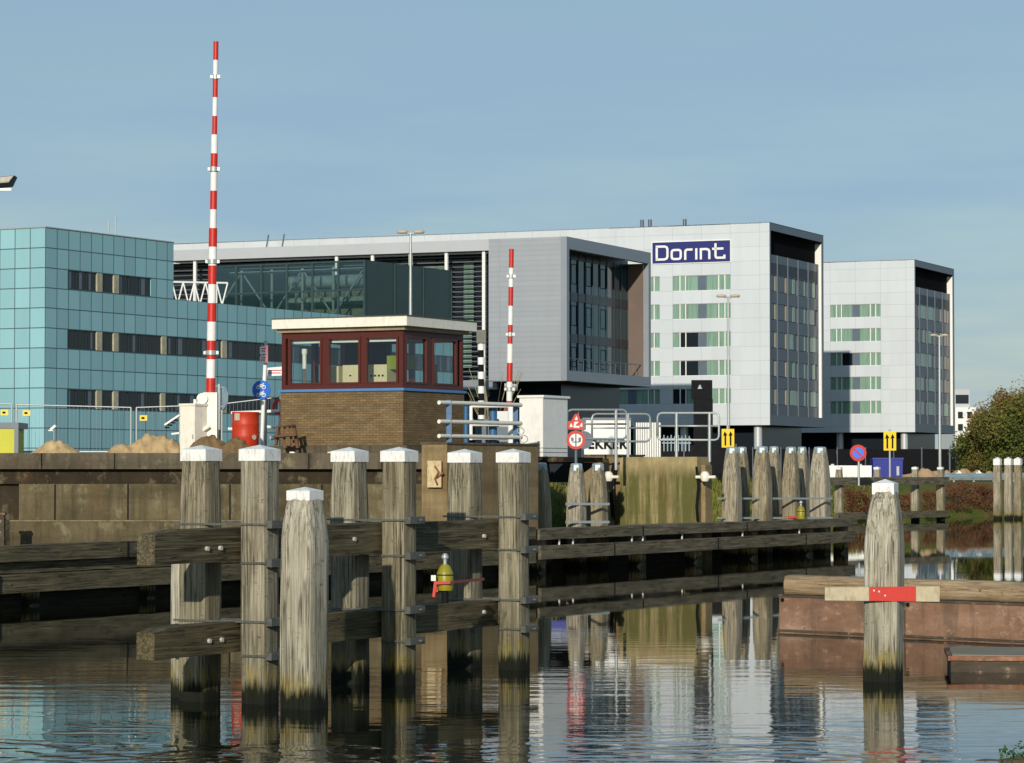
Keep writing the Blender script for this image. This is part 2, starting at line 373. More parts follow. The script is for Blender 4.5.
# ---------------- water ----------------
def waterm():
    g = N('canal_water')
    v = g.map((.55, 1.0, 1), rnd=False)
    big = g.noise(v, .10, 3, .5)
    n1 = g.noise(g.map((.45, 1.25, 1), rnd=False), 1.5, 2, .45, .5)
    n2 = g.noise(g.map((.7, 1.3, 1), rnd=False), 6.5, 3, .55, .3)
    sx = g.n('ShaderNodeSeparateXYZ'); g.l(g.tc.outputs['Object'], sx.inputs[0])
    near = g.rng(sx.outputs[1], 28, 56, .42, .035, True)
    patch = g.rng(big, .40, .60, .25, 1, True)
    h = g.math('ADD', g.math('MULTIPLY', n1, .05), g.math('MULTIPLY', n2, .008))
    h = g.math('MULTIPLY', h, g.math('MULTIPLY', near, patch))
    for cx, cy, rad, wl, amp in ((-6.8, 25.5, 7.5, .50, .0065), (1.2, 24.5, 6.5, .42, .0055), (6.0, 25.5, 6.0, .55, .006), (-2.5, 24.0, 6.0, .38, .004)):
        vm = g.n('ShaderNodeVectorMath', operation='SUBTRACT'); g.l(g.tc.outputs['Object'], vm.inputs[0]); vm.inputs[1].default_value = (cx, cy, 0)
        ln = g.n('ShaderNodeVectorMath', operation='LENGTH'); g.l(vm.outputs[0], ln.inputs[0])
        dd_ = g.math('ADD', ln.outputs['Value'], g.math('MULTIPLY', g.noise(g.map((1, 1, 1), rnd=False), .55, 3), 1.7))
        wv = g.math('SINE', g.math('MULTIPLY', dd_, 2*pi/wl))
        h = g.math('ADD', h, g.math('MULTIPLY', g.math('MULTIPLY', wv, amp), g.math('MULTIPLY', g.rng(ln.outputs['Value'], rad*.45, rad*1.15, 1, 0, True), g.rng(g.noise(g.map((.5, .8, 1), rnd=False), .6, 2), .42, .6))))
    b = g.n('ShaderNodeBump'); b.inputs['Strength'].default_value = 1; b.inputs['Distance'].default_value = .42
    g.l(h, b.inputs['Height']); g.l(b.outputs[0], g.b.inputs['Normal'])
    g.b.inputs['IOR'].default_value = 1.33
    return g.fin((.009, .011, .006), .015, 0, .40)
wm = MB(); wm.add([(-500, -30, 0), (500, -30, 0), (500, 420, 0), (-500, 420, 0)], [(0, 1, 2, 3)])
struct(wm.build('water', waterm()))

# ---------------- ground ----------------
U = Vector((.469, .883, 0)); V = Vector((-.883, .469, 0)); ANG = atan2(.883, .469)
ab0 = Vector((-1.66, 74, 0)); ab1 = ab0+U*5.05
edge = [(-400, 75.2, 3.0, 0), (-60, 75.2, 3.0, 0), (-2.6, 75.2, 3.0, 0), (ab0.x-.5, 74.9, 3.0, 0), (ab1.x-.6, ab1.y+.2, 3.0, 0), (1.0, 92, 2.3, 3), (6.5, 101, 2.1, 5), (9.6, 112, 2.1, 6),
        (14.6, 140, 2.1, 6), (18.5, 160, 2.1, 6), (24, 171, 2.1, 6), (31, 178, 2.1, 6), (60, 186, 2.1, 7), (420, 190, 2.1, 8)]
gm = MB(); vs = []; k = 14
for i, (x, y, z, off) in enumerate(edge):
    vs.append((x, y, -1.2 if off else 0.2)); bx = x-off*.55 if i < 11 else x
    vs.append((bx*1.0, y+off*.8, z))
for j, yy in enumerate((240, 500, 1500, 6000)):
    for i in range(14): vs.append((edge[i][0]*(1+j*4), yy, 2.1 if yy > 200 else 2.6))
fs = [(2*i, 2*i+2, 2*i+3, 2*i+1) for i in range(13)]
fs += [(2*i+1, 2*i+3, 28+i+1, 28+i) for i in range(13)]
fs += [(28+j*14+i, 28+j*14+i+1, 28+(j+1)*14+i+1, 28+(j+1)*14+i) for j in range(3) for i in range(13)]
gm.add(vs, fs)
def grassm():
    g = N('bank_grass_ground'); f = g.noise(g.map(rnd=False), .35, 8, .65)
    c = g.ramp(f, [(.35, '#343d1a'), (.47, '#4e5926'), (.56, '#665a34'), (.66, '#4a3d26')])
    g.bump(g.noise(g.map(rnd=False), 6, 5), .8, .1)
    return g.fin(c, .95, 0, .1)
struct(gm.build('ground', grassm()))
nb = MB(); nb.box(-60, 60, -25, 3.2, -1.5, 1.05); struct(nb.build('near_bank', M['land']))
bed = MB(); bed.add([(-500, -30, -1.6), (500, -30, -1.6), (500, 420, -1.6), (-500, 420, -1.6)], [(0, 1, 2, 3)])
struct(bed.build('canal_bed', mat('canal_mud', '#2b2618', .9, 0, .3, .5)))

# ---------------- teal office building ----------------
TA = atan2(.88, .476); TO = Vector((-27.4, 170, 0)); tu = Vector((.476, .88, 0))
def tx(px):   # pixel column on the right face -> distance from corner
    r = (px-512)/F; return (r*TO.y-TO.x)/(tu.x-r*tu.y)
teal = thing('office_building', 'teal panelled office building with ribbon windows at the far left', 'building', TO, TA)
TZ, TL = 17.06, 13.53
t1 = tx(173); t2 = 50.
rows = [(14.70, 13.53), (11.17, 9.99), (7.63, 6.46)]
segs = [[(67, 96.6), (101.5, 113.4), (118, 151)], [(67, 96.6), (101.5, 113.4), (118, 161.8), (166, 222), (226.5, 287), (291, 345), (349, 402), (406, 455)], [(67, 96.6), (101.5, 113.4), (118, 161), (165, 222), (226.5, 287), (291, 345), (349, 402), (406, 455)]]
mb = MB(); holes = []
for (za, zb), sg in zip(rows, segs):
    for a, b in sg: holes.append((tx(a), tx(b), zb+.03, za-.02))
hh = [h for h in holes if h[1] < t1]; hl = [h for h in holes if h[1] >= t1]
wall_holes(mb, (0, 0, 0), (1, 0, 0), (0, 1, 0), 0, t1, TL, TZ, [h for h in hh if h[3] > TL], .10)
wall_holes(mb, (0, 0, 0), (1, 0, 0), (0, 1, 0), 0, t2, 2.1, TL, [h for h in holes if h[3] < TL], .10)
mb.add([(0, 0, 2.1), (0, 40, 2.1), (0, 40, TZ), (0, 0, TZ)], [(0, 3, 2, 1)])
mb.add([(0, 0, TZ), (t1, 0, TZ), (t1, 40, TZ), (0, 40, TZ)], [(0, 1, 2, 3)])
mb.add([(t1, 0, TL), (t1, 40, TL), (t1, 40, TZ), (t1, 0, TZ)], [(0, 1, 2, 3)])
mb.add([(t1, 0, TL), (t2, 0, TL), (t2, 40, TL), (t1, 40, TL)], [(0, 1, 2, 3)])
mb.add([(t2, 0, 2), (t2, 40, 2), (t2, 40, TL), (t2, 0, TL)], [(0, 1, 2, 3)])
mb.build('wall', M['teal'], teal)
for h in holes:
    n = max(1, round((h[1]-h[0])/1.15)); m = MB(); st = (h[1]-h[0])/n
    for i in range(1, n): m.box(h[0]+i*st-.03, h[0]+i*st+.03, .05, .1, h[2], h[3])
    m.box(h[0], h[1], .05, .1, h[2], h[2]+.05)
    wf = m.build('window', M['wdark'], teal)
    p = MB(); p.box(h[0]-.02, h[1]+.02, .1, .14, h[2], h[3]); p.build('pane', M['dglass'], wf)
    q = MB()
    for i in range(n):
        if random.random() < .4: a = h[0]+i*st+random.uniform(.05, .5)*st; q.box(a, a+st*random.uniform(.15, .45), .088, .098, h[2]+.06, h[3])
    build_each(q, 'blind', M['wgrey'], wf)
for r, sg in zip(rows, segs):     # pale pilasters between windows
    for (a, b), (c, d) in zip(sg, sg[1:]):
        m = MB(); m.box(tx(b)-.01, tx(c)+.01, -.02, .10, r[1]+.03, r[0]-.02); m.build('pilaster', mat('beige_pilaster', '#a9a58f', .7) if 'pil' not in M else M['pil'], teal)
        M.setdefault('pil', bpy.data.materials['beige_pilaster'])
cp = MB(); cp.box(-.03, t1+.03, -.04, .25, TZ, TZ+.06); cp.box(-.03, .25, .25, 40, TZ, TZ+.06); cp.build('parapet_cap', M['galv'], teal)
an = MB()
for px, h in ((157, 1.6), (150, 1.3), (134, .7)): a = tx(px-3); an.tube((a, 3, TZ), (a, 3, TZ+h), .05)
an.build('antenna', M['galv'], teal)
def tw(t, s, z): p = TO+tu*t+Vector((-.88, .476, 0))*s; return Vector((p.x, p.y, z))

# roof plant screen on the low roof
sc = thing('plant_screen', 'dark green glazed plant enclosure on the teal building roof', 'enclosure', tw(tx(372), .6, TL), TA)
HS = 17.56-TL; SL, SD = 12.2, 12.9
m = MB(); m.box(.03, SL, 0, .06, 0, HS); m.build('side_screen', M['plantsolid'], sc)
m = MB(); m.box(0, .05, 0, SD, 0, HS); m.build('front_glass', M['plant'], sc)
m = MB(); m.box(.5, SL, SD-.1, SD, 0, HS); m.box(SL-.1, SL, 0, SD, 0, HS)
m.build('rear_screen', M['plantsolid'], sc)
m = MB()
for i in range(7): y = i*SD/6; m.box(-.12, .0, y-.07, y+.07, 0, HS)
for z in (.0, HS*.47, HS-.12): m.box(-.10, -.01, 0, SD, z, z+.12)
m.build('mullion', mat('green_grey_mullion', '#2d4647', .5), sc)
m = MB()
for i in (0, 1, 2, 3): x = i*SL/3; m.box(x-.05, x+.05, -.08, .0, 0, HS)
build_each(m, 'mullion', bpy.data.materials['green_grey_mullion'], sc)
m = MB()
for i in range(5):
    y = 1+i*2.6; m.tube((1.6, y, 0), (1.6, y, HS-.3), .1); 
    m.tube((1.6, y, .3 if i % 2 else HS-.4), (1.6, y+2.6, HS-.4 if i % 2 else .3), .07)
m.tube((1.6, 0, HS-.5), (1.6, SD-.5, HS-.5), .12); m.tube((2.6, .6, HS*.7), (2.6, 8, HS*.7), .45, n=14); m.tube((2.6, .6, HS*.35), (2.6, 8, HS*.35), .3, n=14)
m.build('steel_framework', mat('plant_steelwork', '#9aa89e', .5), sc)
m = MB(); m.box(3.4, 5.5, .8, 8, 0.02, HS*.75); m.build('air_unit', mat('air_unit_paint', '#8b8c74', .6), sc)

# white truss on the roof
tr = thing('roof_truss', 'white lattice truss on the teal roof beside the plant enclosure', 'truss', tw(t1+.5, 1, TL), TA+pi/2)
m = MB(); a = at(173, 300, 184); LT = 7.5
tr.location = at(172, 300, 201); tr.location.z = TL; tr.rotation_euler.z = radians(28.4-13); LT = 3.9
for z in (.8, 2.35): m.tube((0, 0, z), (LT, 0, z), .07)
n = 5
for i in range(n):
    x = i*LT/n; m.tube((x, 0, 2.35), (x+LT/n/2, 0, .8), .055); m.tube((x+LT/n/2, 0, .8), (x+LT/n, 0, 2.35), .055)
for i in range(0, n+1, 2): m.tube((i*LT/n, 0, 0), (i*LT/n, 0, 2.35), .06)
m.build('lattice', M['white'], tr)

# ---------------- hotel ----------------
HA = atan2(.916, .400); hu = Vector((.400, .916, 0)); hv = Vector((-.916, .400, 0))
def window_group(par, y0, y1, z0, z1, shade):
    W = y1-y0; cuts = [(0, .115), (.13, .21), (.235, .43), (.43, .58), (.58, .785), (.80, .89), (.905, 1)]
    # local y grows leftwards in the picture: mirror
    fr = MB(); fr.box(.10, .16, y0, y1, z0, z0+.05); fr.box(.10, .16, y0, y1, z1-.05, z1)
    for c in (.1225, .2225, .7925, .8975): y = y1-c*W; fr.box(.08, .16, y-.05, y+.05, z0+.05, z1-.05)
    f = fr.build('window', M['white'], par)
    cu = MB(); da = MB(); gp = MB()
    for i, (a, b) in enumerate(cuts):
        yy0, yy1 = y1-b*W, y1-a*W
        mbx = cu
        if i == 3: mbx = gp
        elif shade and i in (1, 2) and shade > 1: mbx = da
        elif random.random() < .03: mbx = da
        mbx.box(.18+i*.002, .2+i*.002, yy0, yy1, z0, z1)
    build_each(cu, 'curtain', M['curtain'], f)
    if gp.v: gp.build('panel', M['wgrey'], f)
    build_each(da, 'pane', M['dglass'], f)
def hotel_block(name, label, ox, oy, Ln, nper, depth=17.9, sign=False):
    r = thing(name, label, 'building', (ox, oy, 0), HA)
    ZT, ZB = 27.7, 7.4
    zr = [(21.03-2.87*k, 22.61-2.87*k) for k in range(5)]
    groups = [(4.13, 10.35)]+[(11.75+i*7.6, 11.75+i*7.6+6.2) for i in range(nper)]
    holes = [(a, b, z0, z1) for a, b in groups for z0, z1 in zr]
    m = MB(); wall_holes(m, (0, 0, 0), (0, 1, 0), (1, 0, 0), 0, Ln, ZB, ZT, holes, .16)
    m.build('wall', M['hotel'], r)
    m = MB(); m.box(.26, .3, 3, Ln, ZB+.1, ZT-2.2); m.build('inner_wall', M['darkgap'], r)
    for a, b in groups:
        for k, (z0, z1) in enumerate(zr): window_group(r, a, b, z0, z1, 2 if (k in (2, 3) and a < 5 and sign) else 1)
    # right face: frame with recess
    m = MB(); FW = .75
    for bx in ((0.004, depth, 0, .8, ZT-FW, ZT-.003), (0.004, depth, 0, .8, ZB, ZB+1.0), (0.004, .42, 0, .8, ZB+1.0, ZT-FW), (depth-.42, depth, 0, .8, ZB+1.0, ZT-FW)): m.box(*bx)
    m.build('frame', M['hmetal'], r)
    m = MB(); m.box(depth-.47, depth-.425, .1, .79, ZB+1.0, ZT-FW-.2); m.build('reveal', M['white'], r)
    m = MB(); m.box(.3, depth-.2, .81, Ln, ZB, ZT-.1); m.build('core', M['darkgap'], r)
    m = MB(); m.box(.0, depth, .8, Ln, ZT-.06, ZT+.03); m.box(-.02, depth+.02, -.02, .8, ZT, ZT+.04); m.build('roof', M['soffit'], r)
    x0, x1 = .45, depth-.47; nb_ = 5; bw = (x1-x0)/nb_
    zs = [ZB+1.0+2.87*k for k in range(7)]
    for k in range(5):
        za = ZB+2.15+k*2.87
        for i in range(nb_):
            a, b = x0+i*bw+.06, x0+(i+1)*bw-.06
            if i in (0, 1) and sign or (i in (3, 4) and not sign and k > 0 and k < 9):
                m = MB(); m.box(a, b, .62, .66, za, za+1.6); w_ = m.build('window', M['dglass'], r)
                m = MB(); m.box(b-.45, b-.05, .57, .61, za, za+1.6); m.build('curtain', M['cream'] if 0 else M['curtcream'], w_)
            else:
                m = MB(); m.box(a, b, .62, .66, za, za+1.6); w_ = m.build('window', M['dglass'], r)
                m = MB(); q = random.choice([(.05, .62), (.55, .8), (.1, .9), (.35, .95)]) if i != 3 else (.7, .82)
                m.box(a+(b-a)*q[0], a+(b-a)*q[1], .57, .61, za, za+1.6); m.build('curtain', M['curtain'], w_)
    m = MB()
    for k in range(6):
        za = ZB+1.0+k*2.87 if k == 0 else ZB+2.15+k*2.87-1.27
        m.box(x0, x1, .5, .6, za, za+(1.1 if k == 0 else 1.2))
    m.box(x0, x1, .5, .6, ZB+2.15+4*2.87+1.65, ZT-FW-2.3)
    build_each(m, 'spandrel', M['hsp'], r)
    m = MB()
    for i in range(nb_+1): x = x0+i*bw; m.box(x-.07, x+.07, .4, .7, ZB+1.0, ZT-FW-2.3)
    build_each(m, 'mullion', M['hmetal'], r)
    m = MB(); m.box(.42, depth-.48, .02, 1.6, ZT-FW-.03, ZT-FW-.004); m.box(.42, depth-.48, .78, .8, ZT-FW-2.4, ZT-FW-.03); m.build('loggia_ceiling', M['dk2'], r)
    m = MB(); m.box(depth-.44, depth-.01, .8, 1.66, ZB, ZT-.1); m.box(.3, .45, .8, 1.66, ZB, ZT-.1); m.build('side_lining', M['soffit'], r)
    # ground floor
    m = MB(); m.box(2.5, depth, 2.5, Ln, 2.1, ZB); m.build('ground_floor', M['gfl'], r)
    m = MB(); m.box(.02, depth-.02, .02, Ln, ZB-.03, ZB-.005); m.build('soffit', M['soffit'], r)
    for yy in (1.6, 9.5, 17.5): m = MB(); m.tube((1.0, yy, 2.1), (1.0, yy, ZB-.03), .42, n=18); m.build('column', M['band'], r)
    return r
M['hsp'] = mat('hotel_dark_spandrel', '#3a4451', .3, 0, .1, .5)
M['curtcream'] = mat('cream_curtain', '#b8b09c', .7, 0, .2, 1.6, stretch=(4, 4, .2))
M['gfl'] = glass('ground_floor_glazing', (.012, .017, .024), .2, spec=.25)
hotel = hotel_block('hotel_building', 'large white hotel block carrying the blue name sign', 25.8, 290, 69.5, 2, sign=True)
hotel2 = hotel_block('hotel_building', 'smaller white hotel block standing furthest right', 47.4, 341, 45, 1)
# sign on block 1: Dorint
ZS0, ZS1, YS0, YS1 = 23.9, 26.05, 4.13, 12.5
m = MB(); m.box(-.10, -.004, YS0, YS1, ZS0, ZS1); sg = m.build('sign_board', mat('sign_navy', '#242a6c', .4, 0, .04, 2), hotel); sg['label'] = 'navy sign board reading Dorint'
m = MB()
for b in ((YS0, YS1, ZS0-.08, ZS0), (YS0, YS1, ZS1, ZS1+.08), (YS0-.08, YS0, ZS0-.08, ZS1+.08), (YS1, YS1+.08, ZS0-.08, ZS1+.08)): m.box(-.11, -.003, *b)
m.build('sign_border', M['white'], sg)
def ribbon(mb, pts, wd, x0, x1, mapf):
    P = [Vector(p) for p in pts]
    L_ = []; R_ = []
    for i, p in enumerate(P):
        d0 = (P[i]-P[i-1]).normalized() if i else None; d1 = (P[i+1]-P[i]).normalized() if i < len(P)-1 else None
        if d0 is None: d0 = d1
        if d1 is None: d1 = d0
        n0 = Vector((-d0.y, d0.x)); n1 = Vector((-d1.y, d1.x)); nn = (n0+n1).normalized(); s = wd/2/max(.5, nn.dot(n0))
        L_.append(p+nn*s); R_.append(p-nn*s)
    for i in range(len(P)-1):
        q = [L_[i], L_[i+1], R_[i+1], R_[i]]
        mb.hexa([mapf(a, x1) for a in q]+[mapf(a, x0) for a in q])
c_ = .12
def rr(x0, y0, x1, y1, c=.12): return [(x0+c, y0), (x1-c, y0), (x1-c*.3, y0+c*.3), (x1, y0+c), (x1, y1-c), (x1-c*.3, y1-c*.3), (x1-c, y1), (x0+c, y1), (x0+c*.3, y1-c*.3), (x0, y1-c), (x0, y0+c), (x0+c*.3, y0+c*.3), (x0+c, y0)]
let = []
let += [[(.0, .0), (.0, 1.0)], [(-.085, 1.0), (.62, 1.0), (.80, .93), (.86, .78), (.86, .22), (.80, .07), (.62, .0), (-.085, .0)]]      # D
let += [rr(1.20, 0, 1.92, .70, .16)]                                                                       # o
let += [[(2.28, -.085), (2.28, .55), (2.33, .66), (2.44, .70), (2.86, .70)]]                                # r
let += [[(3.16, -.085), (3.16, .785)]]                                                                     # i (dotless)
let += [[(3.52, -.085), (3.52, .70), (3.98, .70), (4.13, .64), (4.19, .50), (4.19, -.085)]]                 # n
let += [[(4.68, 1.12), (4.68, .14), (4.73, .03), (4.84, 0), (5.38, 0), (5.38, .22)], [(4.42, .70), (5.30, .70)]]  # t
sgm = MB(); sx_ = (YS1-YS0)*.93/5.75; sz_ = (ZS1-ZS0)*.60
def smap(p, x): return Vector((x, YS1-.42-(p[0]+.05)*sx_, ZS0+.30+(p[1]+.08)*sz_*1.02))
for L0 in let: ribbon(sgm, L0, .17, -.16, -.09, smap)
fixn(sgm.build('lettering', M['white'], sg))
# vents on the hotel roof
for px, dd in ((634, 5), (642, 5), (674, 6)):
    r_ = (px-512)/F; t = (25.8-r_*290)/(.916+r_*.4); m = MB(); m.tube((dd, t+1.0, 27.7), (dd, t+1.0, 28.9), .2, n=12); m.build('vent_pipe', M['hmetal'], hotel)

# ---------------- grey office box ----------------
GO = Vector((4.5, 238, 0)); gz0, gz1, gd = 10.2, 22.07, 19.4
gb = thing('grey_building', 'grey metal clad building with glazed recessed end and louvred wing', 'building', GO, HA)
m = MB(); m.box(0, gd, 0, .5, gz0, gz0+.85); m.box(0, gd, 0, .5, gz1-1.0, gz1); m.box(0, .55, 0, .5, gz0+.85, gz1-1.0); m.box(gd-.55, gd, 0, .5, gz0+.85, gz1-1.0)
m.build('end_frame', M['greyframe'], gb)
m = MB(); m.box(-.06, gd, .5, 7.0, gz1-.6, gz1-.01); m.box(-.06, .5, .5, 7.0, gz0, gz1-.6); m.box(.5, gd, .5, 7, gz0, gz0+.8)
m.build('wall', M['greymetal'], gb)
m = MB(); m.box(gd-.62, gd-.56, .5, 5, gz0+.85, gz1-1.0); m.build('reveal_wall', M['brownwall'], gb)
x0, x1 = .56, gd-.62; z0_, z1_ = gz0+.85, gz1-1.0
m = MB(); m.box(x0, x1, 2.0, 2.1, z0_, z1_); cw = m.build('curtain_wall', M['gglass'], gb)
m = MB(); n = 11
for i in range(n+1): x = x0+(x1-x0)*i/n; m.box(x-.035, x+.035, 1.9, 1.99, z0_, z1_)
build_each(m, 'mullion', mat('glazing_bar', '#2c4148', .5), cw)
m = MB()
for k, zz in enumerate((z0_+.2, z0_+3.7, z0_+7.2)): m.box(x0, x1, 1.93, 1.98, zz+2.35, zz+3.1)
build_each(m, 'spandrel', mat('spandrel_dark', '#1f2a33', .3), cw)
m = MB()
for k, zz in enumerate((z0_+.2, z0_+3.7, z0_+7.2)):
    for i in (1, 3, 5, 7):
        a = x0+(x1-x0)*i/n; b = x0+(x1-x0)*(i+1)/n
        for bx in ((a+.2, a+.25, zz+.3, zz+2.0), (b-.25, b-.2, zz+.3, zz+2.0), (a+.2, b-.2, zz+.3, zz+.35), (a+.2, b-.2, zz+1.95, zz+2.0)): m.box(bx[0], bx[1], 1.95, 1.99, bx[2], bx[3])
m.build('vent_window', M['darkgap'], cw)
m = MB()
for i in range(16): x = x0+(x1-x0)*i/15; m.box(x-.02, x+.02, .7, .74, z0_, z0_+1.1)
m.box(x0, x1, .68, .76, z0_+1.05, z0_+1.12); m.build('balustrade', M['hmetal'], gb)
# louvred wing to the left
LW = 42
m = MB(); m.box(-.08, 1.5, 7.0, LW, gz1-.95, gz1-.02); m.box(1.5, gd, 7.0, LW, gz1-.4, gz1-.02); m.build('roof_band', M['band'], gb)
m = MB(); m.box(3.0, 3.2, 7.0, LW, 2.1, gz1-.95); m.build('rear_glazing', M['dglass'], gb)
m = MB()
for k in range(26): z = gz1-1.3-k*.42; m.box(2.0, 2.35, 7.0, LW, z, z+.09)
m.build('louvre', M['louv'] if 'louv' in M else M.setdefault('louv', mat('louvre_grey', '#5e6268', .5, .2, .1, .5)), gb)
for px in (193, 335, 371, 409, 445, 482.5):
    r_ = (px-512)/F; t = (GO.x-r_*GO.y)/(.916+r_*.4); m = MB(); m.box(.2, .42, t-.13, t+.13, 2.1, gz1-.95); m.build('column', M['white'], gb)
for px, z0q, z1q, wpx in ((420, 17.2, 20.2, 26), (455, 15, 20.4, 10), (452, 11.5, 14.5, 12), (466, 9, 10.7, 20), (300, 17.6, 18.6, 60)):
    ta = (GO.x-(px-wpx/2-512)/F*GO.y)/(.916+(px-wpx/2-512)/F*.4); tb = (GO.x-(px+wpx/2-512)/F*GO.y)/(.916+(px+wpx/2-512)/F*.4)
    m = MB(); m.box(2.75, 2.9, min(ta, tb), max(ta, tb), z0q, z1q); m.build('stair_window', M['curtain'], gb)
m = MB(); m.box(1.0, gd, 0, 7.0, gz0-.05, gz0-.005); m.build('soffit', M['soffit'], gb)
m = MB(); m.box(6, gd, 3, 7.0, 2.1, gz0-.05); m.box(4, gd, 7.0, LW, 2.1, 9.6); m.build('undercroft', M['gfl'], gb)
m = MB(); m.box(1.6, 2.0, 7.0, LW, 9.6, 10.4); m.build('floor_edge', M['greyframe'], gb)
for a, b in ((232, 1.2), (248, 1.2)):
    r_ = (a-512)/F; t = (GO.x-r_*GO.y)/(.916+r_*.4); m = MB(); m.tube((6, t, gz1), (6, t-.3, gz1+1.6), .07); m.build('roof_spike', M['hmetal'], gb)

# ---------------- far building, screens, trees ----------------
fb = thing('distant_building', 'pale distant building showing between the hotel and the trees', 'building', at(962, 472, 520), .1)
m = MB(); m.box(-1.2, 2.6, 0, 12, 0, 11.6); m.build('wall', M['white'], fb)
m = MB(); m.box(-.8, 2.0, 2, 8, 11.6, 14.9); m.build('upper_storey', M['band'], fb)
m = MB()
for k in range(3):
    for i in range(2): m.box(-.7+i*1.7, .2+i*1.7, -.04, 0, 5.2+k*2.2, 6.4+k*2.2)
m.build('window', M['dglass'], fb)
m = MB(); m.box(-.6, 1.8, 1.95, 2, 12.3, 13.9); m.build('window', M['dglass'], fb)

bs = thing('screen_fence', 'long black site screen below the white hotel blocks', 'fence', (0, 0, 0))
def screen(x0, x1, Y0, Y1, yt, n):
    for i in range(n):
        a = i/n; b = (i+1)/n; Ya = Y0+(Y1-Y0)*a; Yb = Y0+(Y1-Y0)*b
        pa = at(x0+(x1-x0)*a, yt, Ya); pb = at(x0+(x1-x0)*b, yt, Yb)
        m = MB(); m.bar((pa.x, pa.y, (pa.z+2.1)/2), (pb.x-.08, pb.y, (pb.z+2.1)/2), .06, pa.z-2.1)
        m.build('screen_panel', M['black'], bs)
        m = MB(); m.tube((pa.x, pa.y-.08, 2.1), (pa.x, pa.y-.08, pa.z+.15), .05); m.build('fence_post', M['hmetal'], bs)
screen(640, 978, 235, 246, 449, 12)
cn = thing('building_canopy', 'dim glazed entrance canopy under the furthest hotel block', 'canopy', at(842, 472, 300), 0)
m = MB(); m.box(-6, 4, 0, 6, 4.6, 4.9); m.build('roof', M['hmetal'], cn)
m = MB()
for i in range(5): m.box(-5.6+i*2.2, -5.5+i*2.2, .1, .2, 2.1-CZ+2.7-2.7, 4.6)
m.build('glazing_bar', M['hmetal'], cn)
cn.location.z = 0

def leaf_mat(name, cols, tr=.25):
    g = N(name); oi = g.noise(g.map(rnd=False), .35, 4, .6); wn = g.n('ShaderNodeTexNoise'); wn.inputs['Scale'].default_value = 3.5; g.l(g.map(rnd=False), wn.inputs['Vector'])
    f = g.math('ADD', g.math('MULTIPLY', oi, .6), g.math('MULTIPLY', wn.outputs['Fac'], .4))
    c = g.ramp(f, [(.36, cols[0]), (.46, cols[1]), (.54, cols[2]), (.63, cols[3])])
    return g.fin(c, .75, 0, .15)
M['leaf'] = leaf_mat('autumn_leaves', ['#3f4522', '#5f5a2c', '#7f6636', '#94683f'])
M['leafg'] = leaf_mat('green_leaves', ['#38421c', '#4f5826', '#666632', '#7d6f40'])
M['bark'] = mat('bark', '#4a3c2c', .9, 0, .3, 3, .5, stretch=(3, 3, .6))
M['shrub'] = leaf_mat('russet_shrub', ['#4a2f22', '#65402d', '#74563a', '#5a5730'])
M['blade'] = leaf_mat('grass_blades', ['#414f20', '#5f6d2c', '#7b7838', '#7a6840'])
def leaves(cl, n, sz, seed, flat=1.):
    rg = np.random.default_rng(seed); vs = []; fs = []
    per = [max(1, int(n*c[3]**2/sum(k[3]**2 for k in cl))) for c in cl]; b = 0
    for c, k in zip(cl, per):
        d = rg.normal(size=(k, 3)); d /= np.linalg.norm(d, axis=1)[:, None]; r = c[3]*rg.uniform(.3, 1.0, (k, 1))**.7*rg.choice([1, 1, 1, 1.18, 1.4], (k, 1))
        P = np.array(c[:3])+d*r*np.array([1, 1, flat])
        A = rg.normal(size=(k, 3)); A /= np.linalg.norm(A, axis=1)[:, None]; B = np.cross(A, rg.normal(size=(k, 3))); B /= np.linalg.norm(B, axis=1)[:, None]
        s = sz*rg.uniform(.6, 1.4, (k, 1))
        for i in range(k): vs += [tuple(P[i]-A[i]*s[i]), tuple(P[i]+B[i]*s[i]*.5), tuple(P[i]+A[i]*s[i]), tuple(P[i]-B[i]*s[i]*.5)]; fs.append((b, b+1, b+2, b+3)); b += 4
    return vs, fs
def tree(px, Y, h, r, label, mt, seed, n=7000, name='tree', group='trees beyond the site screen'):
    rg = random.Random(seed); p = at(px, 472, Y); t = thing(name, label, 'tree', (p.x, Y, 2.1), 0, group)
    m = MB(); m.path([(0, 0, 0), (.1, 0, h*.25), (-.1, .1, h*.5), (.1, 0, h*.8)], [.3, .24, .15, .05])
    cl = []
    for i in range(11):
        a = rg.uniform(0, 2*pi); q = rg.uniform(.15, .85)*r; z = h*rg.uniform(.22, .86)
        c = (q*cos(a), q*sin(a), z, r*rg.uniform(.3, .5)); cl.append(c)
        m.path([(0, 0, h*.3), (c[0]*.5, c[1]*.5, (h*.3+z)/2+.1), c[:3]], [.13, .09, .03], 6)
    for i in range(7): a = i*.9; cl.append((r*.55*cos(a), r*.55*sin(a), h*.16, r*.4))
    cl.append((0, 0, h*.88, r*.32))
    m.build('trunk', M['bark'], t)
    v, f = leaves(cl, int(n*1.9), .115, seed); q = MB(); q.add(v, f); q.build('crown', mt, t); return t
tree(1003, 226, 6.9, 2.9, 'browning bushy tree whose rounded top rises highest at the right edge', M['leaf'], 1, 11000)
tree(1024, 222, 6.4, 3.4, 'broad green tree cut off by the right edge', M['leafg'], 2, 11000)
tree(983, 232, 5.2, 2.2, 'low green tree nearest the distant pale building', M['leafg'], 3, 8000)
tree(1046, 236, 8.4, 3.6, 'tree just beyond the right edge of the view', M['leaf'], 5, 7000)
